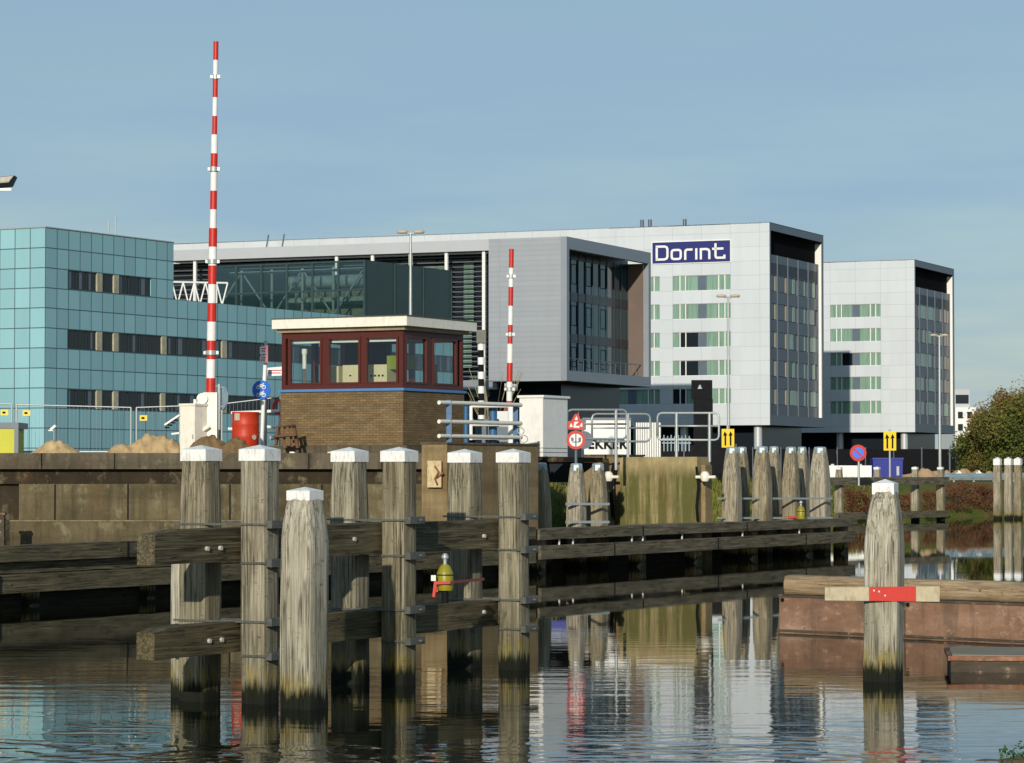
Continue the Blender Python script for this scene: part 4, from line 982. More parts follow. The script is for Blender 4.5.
m.build('strip', M['red'], t); m = MB(); m.bar(at(435.5, 581, 36.6), at(433.5, 597, 36.6), .035, .01); m.bar(at(435, 582, 36.62), at(437, 592, 36.62), .03, .01); m.build('loose_end', M['red'], t); m = MB(); m.cbox(at(433.5, 578, 36.6), (.06, .05, .07)); m.build('knot', M['cream'], t)

# red white board on the right pile
t = thing('marker_board', 'weathered white board with a red middle nailed across the lone pile', 'board', at(882, 592.5, 37.35), radians(0))
m = MB(); s = 37.35/F
for k, (x0, x1, c) in enumerate(((-57, -13, 0), (-13, 34, 1), (34, 57.5, 0))):
    m.cur = c; m.hexa([(x0*s, 0, (-8.5-x0*.012)*s), (x1*s, 0, (-8.5-x1*.012)*s), (x1*s, .04, (-8.5-x1*.012)*s), (x0*s, .04, (-8.5-x0*.012)*s), (x0*s, 0, (5.6-x0*-.01)*s), (x1*s, 0, (5.6-x1*-.01)*s), (x1*s, .04, (5.6-x1*-.01)*s), (x0*s, .04, (5.6-x0*-.01)*s)])
fixn(m.build('plank', [mat('peeling_white', '#b8ad90', .7, 0, .15, 10, dirt='#8d7d5a', dirt_amt=.8), M['red']], t))
m = MB()
for x, z in ((-3, 1), (3, -3), (-8, 2)): m.tube((x*s, -.008, z*s), (x*s, 0, z*s), .012, n=8)
m.build('nail', M['bolt'], t)

# ---------------- long fender / guide wall ----------------
gu = Vector((.48, .876, 0)).normalized(); gn = Vector((gu.y, -gu.x, 0)); g0 = Vector((.6, 77, 0))
def gp_(s, off=0): return g0+gu*s-gn*off     # off>0 : behind (to the left, away from channel)
lf1 = beam('upper fender beam running along the left quay', gp_(-28), gp_(-.2), .92, 1.25, .3, M['beam'], .4, 21)
beam('thin middle board of the left fender', gp_(-28, .1), gp_(-.3, .1), .68, .90, .12, M['beam'], .4, 22)
lf3 = beam('lower fender beam along the left quay close to the water', gp_(-28), gp_(-.2), .30, .66, .3, M['beam'], .4, 23)
lgu = beam('upper guide beam running from the front structure out past the bridge pier', gp_(0), gp_(22.4), .90, 1.18, .3, M['beam_far'], .4, 24)
lgb = beam('lower guide beam of the right hand guide wall just above water', gp_(.1), gp_(22.2), .38, .74, .3, M['beam_far'], .4, 25)
for x_ in (1.2, 2.0, 5.6, 6.3, 8.9, 13.2, 17.6):
    m = MB(); m.tube((x_, -.05, .74), (x_, -.05, .91), .03, n=8); m.build('pin', M['bolt'], lgb)
# decking plank on top, and dark back boards added to black out the gap beneath
beam('deck of planks on top of the guide wall', gp_(0, .75), gp_(22.3, .75), 1.08, 1.16, 1.1, M['beam_far'], .8, 26)
beam('dark planked screen added to black out the gap under the left fender', gp_(-28, .42), gp_(-.2, .42), -.6, .98, .08, M['beam_dark'], .6, 27)
beam('dark planked screen added to keep the gap under the guide wall black', gp_(.1, 1.7), gp_(22, 1.7), -1.2, 1.06, .1, M['beam_dark'], .6, 28)
for i, s in enumerate([-25, -21, -17, -13, -9, -5, -1.2]):
    q = gp_(s, .3)
    post(['support pile under the left fender nearest the left edge', 'second support pile of the left fender', 'third support pile of the left fender', 'fourth support pile of the left fender', 'fifth support pile of the left fender', 'sixth support pile of the left fender', 'support pile where the left fender meets the guide wall'][i], q.x, q.y, .9, .32, DA, M['post_far'], cap=None, seed=60+i, group='support piles beneath the fender', shoulder=.2, topf=.98)
for i, (px) in enumerate((548, 648, 704, 760, 815, 850)):
    r_ = (px-512)/F; s = (r_*g0.y-g0.x)/(gu.x-r_*gu.y); q = gp_(s, .35)
    post(['support pile under the left end of the guide wall', 'wet support pile under the guide wall below the pier left half', 'wet support pile under the guide wall below the pier right edge', 'support pile under the guide wall below the middle piles', 'support pile under the guide wall below the lantern', 'support pile at the far tip of the guide wall'][i], q.x, q.y, .9, .42, DA, M['post_far'], cap=None, seed=80+i, group='support piles beneath the guide wall', shoulder=.2, topf=.98)
for pt_, ss, z0q, z1q in ((lf1, (3.2, 9.7, 16.5, 22.5), .93, 1.24), (lf3, (5.5, 12.5, 19), .31, .65), (lgu, (6.2, 13.4), .91, 1.17), (lgb, (4.3, 11.2, 17.9), .39, .73)):
    for x_ in ss:
        m = MB(); m.box(x_-.012, x_+.012, -.172, -.14, z0q, z1q); m.build('butt_joint', M['black'], pt_)
        for d_ in (-.3, .3): m = MB(); m.tube((x_+d_, -.175, (z0q+z1q)/2), (x_+d_, -.14, (z0q+z1q)/2), .03, n=8); m.build('bolt', M['strap'], pt_)
# middle piles behind the guide wall: (x centre, width px, top y, front?)
mids = [(541, 19, 463, 'shaded grey pile against the abutment corner', 80.5), (576.5, 19, 463.5, 'left one of two grey capped piles left of the pier', 82), (598, 19, 463.5, 'right one of two grey capped piles left of the pier', 83),
        (732, 19, 447, 'front grey capped pile right beside the yellow arrow sign', 90.5), (742, 15, 447, 'rear grey capped pile right beside the yellow arrow sign', 93), (762, 19, 446.5, 'front pile of the middle pair right of the pier', 92), (774, 15, 446.5, 'rear pile of the middle pair right of the pier', 94.5),
        (791, 17, 447, 'front pile of the pair behind the small lantern', 93.8), (802, 14, 447, 'rear pile of the pair behind the small lantern', 96.5), (820, 20, 447, 'single grey capped pile at the far end of the guide wall', 95.5)]
for i, (px, wp, ty, lb, Y) in enumerate(mids):
    q = at(px, ty, Y); wd = wp*Y/F/1.30*1.15
    pt_ = post(lb, q.x, Y, q.z, wd, DA, M['post_far'], cap='grey', shoulder=1.3, topf=.62, seed=120+i, group='grey capped piles of the bridge guide', capf=.68, caph=.2)
for (pa_, pb_, Y, z_) in ((2, 3, 82, 1.98),):
    pass
t = thing('pile_band', 'steel band tying the two grey capped piles left of the pier', 'band', (0, 0, 0)); m = MB()
for y_ in (504, 522): m.bar(at(566, y_, 81.4), at(609, y_, 82.4), .05, .07)
m.build('band_strip', M['galv'], t)
t = thing('pile_band', 'long steel band joining the piles right of the pier', 'band', (0, 0, 0)); m = MB()
for a, b, Ya, Yb in ((718, 832, 90.0, 95.0),):
    for y_ in (498.5, 518): m.bar(at(a, y_, Ya), at(b, y_, Yb), .05, .06)
m.build('band_strip', M['galv'], t)
q = at(801, 519, 93.0); lantern('small yellow lantern with an orange arm on the guide wall deck', q, 1.25, None)
t = thing('orange_pipe', 'short orange pipe lying beside the small lantern', 'pipe', (0, 0, 0)); m = MB(); m.tube(at(784, 518, 93), at(799, 517, 93), .04); m.build('pipe_body', M['drum'], t)

# ---------------- pier ----------------
q0 = at(620, 457, 90); PA = atan2(-.469, .883)
pr = thing('bridge_pier', 'square mossy concrete bridge pier behind the guide wall', 'pier', (q0.x, 90, 0), PA)
zp = q0.z
m = MB(); m.box(0, 2.62, 0, 1.0, -1.5, zp); m.build('concrete_block', M['pier'], pr)
m = MB(); m.box(-.45, -.01, .5, 1.6, -1.5, zp-.02); m.build('side_block', M['abut'], pr)
m = MB(); m.box(2.64, 2.78, .25, .75, -1.5, zp-.25); m.build('side_strip', M['abut'], pr)
m = MB(); m.path([(2.62, -.06, zp-.3), (2.7, -.1, zp-.9), (2.63, -.08, zp-1.5), (2.66, -.06, 1.2)], .035, 6); m.build('hose', M['black'], pr); m = MB(); m.path([(-.2, -.0, zp-.2), (-.28, -.08, zp-.7), (-.2, -.1, 1.2)], .06, 6); m.build('hose', M['black'], pr)
for x in (-.32, 2.95):
    m = MB(); m.lathe([(.1, 0), (.14, .08), (.14, .22), (.08, .3)], c=(x, -.15, zp-.75), n=12); m.tube((x-.3, -.15, zp-.62), (x+.35, -.15, zp-.62), .05); m.build('valve', M['cream'], pr)
# further low concrete block left of pier
t = thing('concrete_block', 'small tan concrete block behind the two left grey capped piles', 'block', at(592, 520, 96), PA); m = MB(); zz = at(592, 456, 96).z-at(592, 520, 96).z; m.box(-.3, .95, 0, 2, -1.5, zz); m.build('block_body', M['abut'], t); m = MB(); m.box(-.34, .99, -.04, 2.04, zz, zz+.05); m.build('coping', M['fascia'], t)

# bridge counterweight box & deck
cw_ = at(543, 457, 84); t = thing('machinery_housing', 'large white bridge machinery housing beside the railing', 'housing', (cw_.x, 84, 0), ANG)
z0, z1 = at(543, 456.5, 84).z, at(543, 397.5, 84).z
a1 = .68*2.1; 
r_ = (567.5-512)/F; Lr = (r_*84-cw_.x)/(.469-r_*.883); r_ = (519.5-512)/F; Lv = (cw_.x-r_*84)/(.883+r_*.469)
m = MB(); m.box(0, Lr, 0, Lv, z0, z1); m.build('body', M['white'], t)
m = MB(); m.box(-.05, Lr+.08, -.05, Lv+.05, z1, z1+.07); m.build('lid', M['white'], t)
m = MB(); m.box(-.012, Lr+.012, -.012, Lv, z0+.12, z0+.14); m.box(-.012, Lr+.012, -.012, Lv, z0+.24, z0+.26); m.build('trim', M['galv'], t)
dk = thing('bridge_deck', 'dark steel bridge deck end under the white housing', 'bridge', (cw_.x, 84, 0), ANG)
m = MB(); m.box(-.15, 2.4, -.75, 2.2, z0-.16, z0-.02); m.build('deck_plate', M['fasciadark'], dk)
m = MB(); m.hexa([(.3, .1, z0-.75), (2.0, .1, z0-.75), (2.0, 1.6, z0-.75), (.3, 1.6, z0-.75), (0, -.7, z0-.17), (2.2, -.7, z0-.17), (2.2, 1.6, z0-.17), (0, 1.6, z0-.17)]); m.build('girder', M['soffit'], dk)
t = thing('blue_hoarding', 'blue board low down beneath the bridge deck', 'board', at(560, 476, 100)); m = MB(); m.box(-1.6, 1.2, 0, .06, -.15, .18); m.build('board', M['bluebox'], t); m = MB(); m.box(-1.5, -1.4, .06, .15, -1.2, .15); m.box(.9, 1., .06, .15, -1.2, .15); m.build('support', M['galv'], t)

# white/blue railing on abutment
rl = thing('bridge_railing', 'cream three bar railing with blue posts on the abutment', 'railing', (0, 0, 0)); Ya, Yb = 75.6, 79.2
for ya, yb in ((402.5, 405), (421.5, 423.5), (436, 437.5)):
    m = MB(); m.tube(at(439, ya, Ya-.2), at(521, yb, Yb), .055); m.build('rail', M['cream'], rl)
for px, yt, Y in ((450, 400, 75.9), (516.5, 404, 79.2)):
    m = MB(); a = at(px-1, yt, Y); b = at(px+1, 444.5, Y); m.bar((a.x, a.y, b.z-.1), a, .14, .1); m.cbox((b.x, b.y, b.z), (.5, .2, .06), ANG); m.build('post', M['blue'], rl)
rl2 = thing('bridge_railing', 'white inner guard frame behind the cream railing', 'railing', (0, 0, 0)); m = MB(); Y = 80.5
for a, b in (((471, 406), (511, 406)), ((471, 424.5), (511, 424.5)), ((471, 438), (500, 438)), ((471, 406), (471, 440)), ((511, 405), (511, 443)), ((515, 404), (515, 443))): m.tube(at(*a, Y), at(*b, Y), .05 if a[1] != 405 else .09)
m.build('frame_tube', M['white'], rl2)
m = MB(); m.tube(at(493, 404, Y+.4), at(493, 444, Y+.4), .12); m.tube(at(466, 406, Y+.4), at(466, 443, Y+.4), .08); m.build('post', M['blue'], rl2)
# coiled wire at the railing end
t = thing('barbed_wire', 'loose curls of wire at the railing end beside the white housing', 'wire', (0, 0, 0)); m = MB()
for cx, cy, r in ((521, 431, 3.2), (524, 439, 3.6), (519, 424, 2.6)):
    m.path([at(cx+r*cos(a), cy+r*sin(a), 79+.02*a) for a in [i*pi/8 for i in range(20)]], .012, 5)
m.build('coil', M['galv'], t)
# dark machine clutter behind the rail
t = thing('utility_cabinet', 'grey blue utility cabinet behind the cream railing', 'cabinet', at(487, 444, 84)); m = MB(); m.box(-.35, .35, 0, .4, 0, .72); m.build('body', M['wgrey'], t); m = MB(); m.box(-.02, .02, -.015, 0, .1, .6); m.build('door_gap', M['black'], t)
t = thing('utility_cabinet', 'pale narrow cabinet behind the right end of the cream railing', 'cabinet', at(501, 444, 84)); m = MB(); m.box(-.25, .25, 0, .3, 0, .95); m.build('body', M['band'], t); m = MB(); m.box(-.2, .2, -.015, 0, .1, .5); m.build('vent', M['wgrey'], t)

# ---------------- barriers ----------------
def boom(label, base, top, nb_, rad, first_red, Y, collars):
    t = thing('barrier_gate', label, 'barrier', (base.x, base.y, base.z)); m = MB(); d = top-base
    for i in range(nb_):
        a, b = i/nb_, (i+1)/nb_; m.cur = 0 if (i % 2 == 0) == first_red else 1; r0 = rad(a+.5/nb_)
        m.tube(d*a, d*b, r0, r0, 14, True)
    m.build('boom', [M['red'], M['white']], t)
    for c in collars:
        m = MB(); r = rad(c); m.tube(d*c-Vector((0, 0, .06)), d*c+Vector((0, 0, .06)), r*1.35, n=12); m.cbox(d*c+Vector((r*1.35, -.03, 0)), (.08, .1, .09)); m.cbox(d*c-Vector((r*1.35, .03, 0)), (.07, .08, .08)); m.build('collar', M['galv'], t)
    return t
b = at(210.5, 397, 79.5); tp = at(216, 41.5, 79.5)
bg1 = boom('tall raised red and white barrier boom beside the cream cabinet', b, tp, 19, lambda f: (.125, .115, .095, .07)[min(3, int(f*4))], True, 79.5, (.124, .38, .64, .90))
m = MB(); m.box(-.18, .2, -.2, .25, -1.25, .12); m.build('pedestal', M['cream'], bg1)
m = MB(); m.tube((-.2, -.28, -.05), (-.2, .2, -.05), .15, n=20); m.bar((-.33, -.28, -.15), (-.28, -.28, -1.05), .12, .1); m.tube((-.3, -.3, -1.0), (.0, -.3, -.8), .06); m.build('crank', M['cream'], bg1)
b = at(509, 420, 86); tp = at(511.5, 249, 86)
bg2 = boom('shorter raised red and white barrier boom in front of the grey building', b, tp, 9, lambda f: .088 if f < .5 else .072, True, 86, (.18, .50, .84))
m = MB(); m.box(-.2, .2, -.15, .2, -.85, .0); m.build('pedestal', M['blue'], bg2)
# black and white banded post
b = at(481.5, 444, 92); tp = at(481, 343, 92)
t = thing('signal_post', 'black and white banded signal post with a grey box on top', 'post', b); m = MB(); d = tp-b
for i in range(14): m.cur = i % 2; m.tube(d*i/14, d*(i+1)/14, .11 if i % 2 else .09, n=12)
m.build('shaft', [M['black'], M['white']], t); m = MB(); m.cbox(d+Vector((0, 0, .2)), (.28, .3, .42)); m.build('signal_box', mat('grey_box', '#6f6e66', .7), t)

# ---------------- things on the left quay ----------------
def zq(px, py, Y): return at(px, py, Y)
for (px, Y, lx, ly, h, lb, sd_, mt, hp_) in ((58, 79, 1.25, 1.5, .55, 'low pale sand heap at the left behind the quay edge', 11, M['sand'], 3), (150, 80, 1.35, 1.7, .85, 'larger pale sand heap left of the cream cabinet', 12, M['sand'], 3), (222, 78.6, 1.2, 1.3, .80, 'brown soil heap in front of the barrier foot', 13, M['dirt'], 3)):
    q = at(px, 472, Y); heap('sand_pile', lb, q.x, Y, lx, ly, h, 3.06, mt, sd_, hp_, nx=80, ny=40)
q = at(197, 472, 79.2); c0 = Vector((at(188, 441, 79).x, 79, 3.1)); ztp = at(188, 403.5, 79).z
t = thing('electrical_cabinet', 'cream electrical cabinet with a pointed foot left of the tall barrier', 'cabinet', (c0.x, c0.y, 3.1), ANG-pi/2-.1)
m = MB(); hh3 = ztp-3.1; m.box(-.28, .24, 0, .5, 0, hh3-.06); m.build('body', M['cream'], t); m = MB(); m.box(-.31, .27, -.03, .53, hh3-.06, hh3); m.box(.02, .1, .2, .3, hh3, hh3+.12); m.build('lid', M['cream'], t)
m = MB(); m.box(.16, .19, -.02, 0, .5, .62); m.build('handle', M['galv'], t)
# round mirror on pole
t = thing('traffic_mirror', 'back of a round traffic mirror on a pole right of the barrier', 'mirror', at(219, 441, 82)); s = 82/F
m = MB(); m.tube((0, 0, -.2), (0, 0, 57*s), .05); m.build('pole', M['galv'], t); m = MB(); m.disc((.08, .1, 43*s), 12*s, (.85, .5, 0), .05, n=24); m.build('mirror_dish', mat('mirror_back', '#8fa6b5', .5), t); m = MB(); m.tube((-.1, 0, 55*s), (.15, .05, 53*s), .03); m.tube((-.1, 0, 35*s), (.15, .05, 34*s), .03); m.build('bracket', M['galv'], t)
# drum
q = at(245.5, 441, 79.5); t = thing('oil_drum', 'orange red oil drum with a small label on the quay', 'drum', (q.x, 79.5, q.z-.2)); s = 79.5/F; R_ = 13.4*s; hd_ = 29*s+.2
m = MB(); pf = [(R_*.97, 0), (R_, .02)]
for k in range(1, 3): z = hd_*k/3; pf += [(R_, z-.04), (R_*1.035, z), (R_, z+.04)]
pf += [(R_, hd_-.03), (R_*1.03, hd_-.015), (R_*1.02, hd_), (R_*.96, hd_), (R_*.95, hd_-.04), (.02, hd_-.04)]
m.lathe(pf, n=36); m.build('drum_body', M['drum'], t)
a = radians(-122); m = MB(); m.cbox((R_*1.02*cos(a), R_*1.02*sin(a), hd_*.86), (.17, .02, .19), a+pi/2); m.build('paper_label', M['curtcream'], t)
m = MB(); m.tube((R_*.7, -R_*.72, hd_*.3), (R_*.73, -R_*.75, hd_*.3), .07, n=14); m.build('bung', M['curtcream'], t)
# bench / sawhorse
t = thing('wooden_trestle', 'old wooden trestle leaning by the cabin left corner', 'trestle', at(287, 447, 78.8), .15); s = 78.8/F; m = MB()
for a, b in (((-11, 2), (-8, 21)), ((-3, -1), (-2, 21)), ((5, 0), (3, 22)), ((11, -1), (7, 22)), ((-13, 10), (8, 12))): m.bar((a[0]*s, 0, a[1]*s), (b[0]*s, .1, b[1]*s), .07, .08)
m.bar((-13*s, -.15, 10.5*s), (8*s, -.15, 12*s), .2, .05); m.build('wood_frame', mat('brown_wood', '#6a4e36', .8, 0, .3, 6), t)
m = MB(); m.bar((-9*s, 0, 20*s), (8*s, 0, 22*s), .12, .05); m.build('top_rail', mat('brown_wood_dark', '#4e3826', .8), t)
# cycle sign
sp = thing('cycle_sign', 'round blue cycle path sign on a white pole beside the drum', 'sign', at(261.5, 441, 84)); s = 84/F
m = MB(); m.tube((0, 0, -.2), (.1, 0, 76*s), .06); m.build('pole', M['white'], sp)
m = MB(); zc = 51*s; m.disc((0, -.09, zc), 9.6*s, (.25, 1, 0), .03, n=32); ds = m.build('disc', M['signblue'], sp)
m = MB(); nrm = Vector((.25, 1, 0)).normalized(); ex = Vector((1, -.25, 0)).normalized()
for dz in (3.4, -4.4):
    for dx in (-3.0, 2.6):
        m.disc(Vector((0, -.115, zc+(dz-.6)*s))+ex*dx*s, 2.1*s, nrm, .012, n=18, r_in=1.45*s)
    def bl(x, z): return Vector((0, -.118, zc+(dz+z)*s))+ex*x*s
    for a, b in (((-3, -.6), (-1.4, 2)), ((-1.4, 2), (2, 2)), ((2.6, -.6), (1.6, 3)), ((-.4, -.4), (2, 2)), ((-.4, -.4), (-1.4, 2)), ((-3, -.6), (-.4, -.4)), ((1.6, 3), (3, 3.1))): m.bar(bl(*a), bl(*b), .012, .7*s*1.0, up=(0, 0, 1))
m.build('bicycle_symbol', M['white'], ds)
ws = thing('waymarker_sign', 'white fingerposts with red lettering stacked at the cabin left corner', 'sign', at(265.5, 441, 84.6))
m = MB(); m.tube((0, 0, -.2), (0, 0, 98*s), .045); m.tube((0, 0, 98*s), (0, 0, 101*s), .06); m.build('pole', M['galv'], ws)
for k, (x0, x1, z0, z1) in enumerate(((-5.5, 2.5, 88, 96), (-5.5, 2.5, 79, 87), (2, 18, 66, 75))):
    m = MB(); m.hexa([(x0*s, -.1, (z0-.8)*s), (x1*s, -.1, z0*s), (x1*s, -.07, z0*s), (x0*s, -.07, (z0-.8)*s), (x0*s, -.1, (z1-1.4)*s), (x1*s, -.1, z1*s), (x1*s, -.07, z1*s), (x0*s, -.07, (z1-1.4)*s)]); fp = m.build('finger', M['white'], ws)
    m = MB(); m.box((x0+1)*s, (x1-2)*s, -.112, -.102, (z0+4.6)*s, (z0+5.6)*s); m.box((x0+1)*s, (x1-2.5)*s, -.112, -.102, (z0+2.0)*s, (z0+3)*s); m.box((x1-1.6)*s, x1*s, -.114, -.103, (z0+.3)*s, (z1-.3)*s); m.build('red_marking', mat('pink_red', '#c7566a', .6), fp)
br = thing('white_barrier_rail', 'white pipe barrier with a red end disc left of the cabin', 'barrier', at(236, 441, 86)); s = 86/F
m = MB(); m.tube((-5*s, 0, 28*s), (43*s, 0, 30*s), .05); m.tube((-8*s, 0, 12*s), (0, 0, 12*s), .05); m.tube((30*s, 0, 14*s), (52*s, 0, 14*s), .05); m.tube((34*s, 0, 3*s), (46*s, 0, 3*s), .06)
m.tube((43*s, 0, 0), (43*s, 0, 41*s), .04); m.build('pipe', M['white'], br)
m = MB(); m.disc((43.5*s, -.05, 34*s), 8*s, (.5, 1, 0), .04, r_in=5.4*s); m.build('end_disc', M['red'], br)
# site fence
sf = thing('site_fence', 'temporary mesh site fence with yellow plates before the teal building', 'fence', (0, 0, 0)); pn = [((-20, 403.5), (12, 404)), ((16.5, 404.5), (131, 407.5)), ((136.5, 407.5), (180, 406)), ((222, 404), (280, 397))]
for (xa, ya), (xb, yb) in pn:
    Y = 86; A = at(xa, ya, Y); B = at(xb, yb, Y); m = MB()
    zb_ = 3.2
    m.tube(A, B, .02, n=6); m.tube((A.x, Y, zb_), A, .03, n=6); m.tube((B.x, Y, zb_), B, .03, n=6); m.tube((A.x, Y, zb_+.1), (B.x, Y, zb_+.1), .03, n=6)
    fr = m.build('fence_panel', M['galv'], sf); n = int((B.x-A.x)/.11); m = MB()
    for i in range(1, n): f = i/n; q = A.lerp(B, f); m.bar((q.x, Y, zb_), q, .005)
    if n > 1: m.build('wire_mesh', M['hmetal'], fr)
for px, py in ((4.5, 412.5), (26.5, 413), (143.5, 418)):
    m = MB(); m.cbox(at(px, py, 85.9), (.22, .02, .16)); pl_ = m.build('plate', M['yellow'], sf); m = MB(); m.cbox(at(px-.6, py, 85.88), (.09, .01, .06)); m.build('plate_mark', M['black'], pl_)
# lime container at far left
t = thing('site_container', 'yellow green site container with a grey edge at the left edge', 'container', at(18.5, 452, 84)); s = 84/F
m = MB(); m.box(-2.5, -.12, 0, 1.6, -.2, 29*s); m.build('body', M['lime'], t); m = MB(); m.box(-2.5, 0, -.04, 1.64, 23.5*s, 29.5*s); m.box(-.12, 0, -.04, 0, -.2, 23.5*s); m.build('frame', M['wgrey'], t)
# small gull like camera on stick at x=52
t = thing('site_camera', 'small white camera on a thin stick above the left sand heap', 'camera', at(54, 443, 83)); s = 83/F
m = MB(); m.tube((0, 0, -.3), (0, 0, 12*s), .015); m.build('stick', M['galv'], t); m = MB(); m.bar((-.1, 0, 13*s), (.05, -.02, 17.5*s), .08, .07); m.bar((-.16, 0, 12.5*s), (-.02, 0, 12.5*s), .05, .03); m.build('camera_body', M['white'], t)
# steps
t = thing('steel_steps', 'short white steps leading up beside the cream cabinet', 'steps', at(180, 441, 83)); s = 83/F; m = MB()
m.bar((-15*s, 0, 16*s), (0, 0, 26*s), .3, .05); m.bar((-8*s, 0, 7*s), (0, 0, 8*s), .3, .05); m.build('stringer', M['white'], t); m = MB()
for i in range(4): m.cbox((-13*s+i*3*s, 0, 13.5*s+i*2.4*s), (.1, .3, .04))
m.build('tread', M['black'], t)
# small debris on quay
for i, (px, Y) in enumerate(((292, 77.3), (330, 77.5))):
    m = MB(); c = at(px, 454.3 if i else 453.8, 75.2); m.cbox((c.x, 75.2, 3.2), (.12, .08, .05), .4*i); m.cbox((c.x+.06, 75.15, 3.19), (.06, .05, .03), 1.); tag(m.build('rubble_stone', M['cream']), ['small pale stone on the quay edge below the trestle', 'tiny pale stone on the quay edge below the cabin'][i], 'stone')
# bare shrub twigs right of cabin
t = thing('bare_shrub', 'leafless twiggy shrub behind the banded signal post', 'shrub', at(492, 444, 95)); m = MB(); rg = random.Random(5)
for i in range(26):
    x = rg.uniform(-.5, .6); h = rg.uniform(1.0, 2.5); m.path([(x*.4, 0, 0), (x*.8, .1, h*.5), (x*1.7, rg.uniform(-.3, .3), h)], [.022, .016, .008], 4)
m.build('twigs', mat('pale_twig', '#9c8b66', .9), t)

# ---------------- right of the bridge ----------------
# round-cornered handrail hoops
def hoop(label, x0, x1, y0, y1, Y, midy, posts, dY=0.):
    t = thing('handrail_hoop', label, 'handrail', (0, 0, 0), 0, 'galvanised rounded handrails'); r = 4
    pts = [(x0, y1-r), (x0, y0+r), (x0+1.2, y0+1.2), (x0+r, y0), (x1-r, y0), (x1-1.2, y0+1.2), (x1, y0+r), (x1, y1-r), (x1-1.2, y1-1.2), (x1-r, y1), (x0+r, y1), (x0+1.2, y1-1.2), (x0, y1-r)]
    def W(p): f = (p[0]-x0)/(x1-x0); return at(p[0], p[1], Y+dY*f)
    m = MB(); m.path([W(p) for p in pts], .035, 8); m.path([W((x0, midy)), W((x1, midy))], .03, 8); m.build('hoop_tube', M['galv'], t)
    for px, yb in posts: m = MB(); m.tube(W((px, y0)), W((px, yb)), .05); m.build('post', M['galv'], t)
hoop('handrail hoop overlapping the red and white round sign', 567.5, 626.5, 409.8, 439, 87, 424, ((616, 470),), 1.5)
hoop('handrail hoop in front of the white lettered trailer', 592, 650, 414, 441.5, 93, 428, ((628, 457),), 1.0)
hoop('handrail hoop before the black signal cabinet', 657.5, 719, 413, 440, 90, 426, ((676.5, 457), (709.5, 462)), -.5)
# trailer with lettering
t = thing('lettered_trailer', 'white site trailer lettered EKKER behind the handrails', 'trailer', at(586, 457, 105)); s = 105/F
m = MB(); m.box(-3*s, 44.5*s, 0, 2.2, -.2, 37*s); m.build('body', M['white'], t)
m = MB(); m.box(-3*s-.02, 44.5*s+.02, -.03, 2.2, 37*s, 39.3*s); m.build('roof_edge', M['hmetal'], t)
def text_mesh(txt, size, mt, parent, loc, name='lettering', bold=.02, xs=1.):
    cu = bpy.data.curves.new('txt', 'FONT'); cu.body = txt; cu.size = size; cu.extrude = .006; cu.offset = bold; cu.resolution_u = 3; cu.space_character = 1.12
    o = bpy.data.objects.new('txt', cu); C.objects.link(o); bpy.context.view_layer.update()
    me = bpy.data.meshes.new_from_object(o); bpy.data.objects.remove(o); me.materials.clear(); me.materials.append(mt)
    w_ = max(v.co.x for v in me.vertices)-min(v.co.x for v in me.vertices); o = bpy.data.objects.new(name, me); C.objects.link(o); o.parent = parent; o.location = loc; o.rotation_euler = (pi/2, 0, 0); o.scale.x = xs/w_; return o
text_mesh('EKKER', 13.2*s, M['black'], t, (2.0*s, -.03, 8.6*s), xs=39*s)
t = thing('ribbed_container', 'white ribbed container right of the lettered trailer', 'container', at(636, 457, 106)); m = MB(); s = 106/F
m.box(0, 25*s, .03, 2.2, -.2, 34.5*s); m.build('body', mat('grey_shadow_panel', '#8a8d8c', .6), t); m = MB()
for i in range(11): m.box(i*2.3*s, i*2.3*s+1.45*s, -.02, .03, -.2, 34.3*s)
m.build('rib', M['white'], t)
# red-white signs
t = thing('waterway_sign', 'red and white triangle over round waterway sign standing beside the white housing', 'sign', at(575, 457, 82.6)); s = 82.6/F
m = MB(); m.tube((1*s, .05, -2.1), (1*s, .05, 40*s), .045); m.tube((3.5*s, .05, 40*s), (3.5*s, .05, 45*s), .02); m.build('pole', M['hmetal'], t)
m = MB(); m.hexa([(-7*s, -.03, 27.5*s), (9*s, -.03, 27.5*s), (9*s, 0, 27.5*s), (-7*s, 0, 27.5*s), (-7*s, -.03, 36*s), (9*s, -.03, 36*s), (9*s, 0, 36*s), (-7*s, 0, 36*s)])
m.hexa([(-4*s, -.03, 36*s), (6*s, -.03, 36*s), (6*s, 0, 36*s), (-4*s, 0, 36*s), (.0*s, -.03, 43*s), (3.5*s, -.03, 43*s), (3.5*s, 0, 43*s), (.0*s, 0, 43*s)]); b_ = m.build('upper_plate', M['red'], t)
m = MB()
for q in ([(-5.5, 30), (-2, 30), (-4, 34)], [(7.5, 30), (4.5, 31), (7, 34.5)], [(-.5, 37), (2.8, 37), (1.6, 41)], [(-1.5, 29.3), (4.6, 29.3), (4.2, 31), (.5, 31.2), (.6, 32), (3.8, 35.2), (-.8, 35.2)]): m.add([(x*s, -.036, z*s) for x, z in q], [tuple(range(len(q)))])
m.build('white_symbol', M['white'], b_)
m = MB(); m.disc((.8*s, -.02, 17*s), 8.3*s, (0, 1, 0), .03, n=32); d = m.build('white_disc', M['white'], t)
m = MB(); m.disc((.8*s, -.04, 17*s), 9.4*s, (0, 1, 0), .03, n=32, r_in=6.6*s); m.build('red_ring', M['red'], d)
m = MB()
for x0, x1, z0, z1 in ((-4, -1.5, 16, 19.5), (3.4, 6, 15.5, 19.5), (-3, 5, 14.6, 15.4), (.2, 1.4, 10.5, 24)): m.box(x0*s, x1*s, -.05, -.037, z0*s, z1*s)
m.build('dark_symbol', M['wgrey'], d)
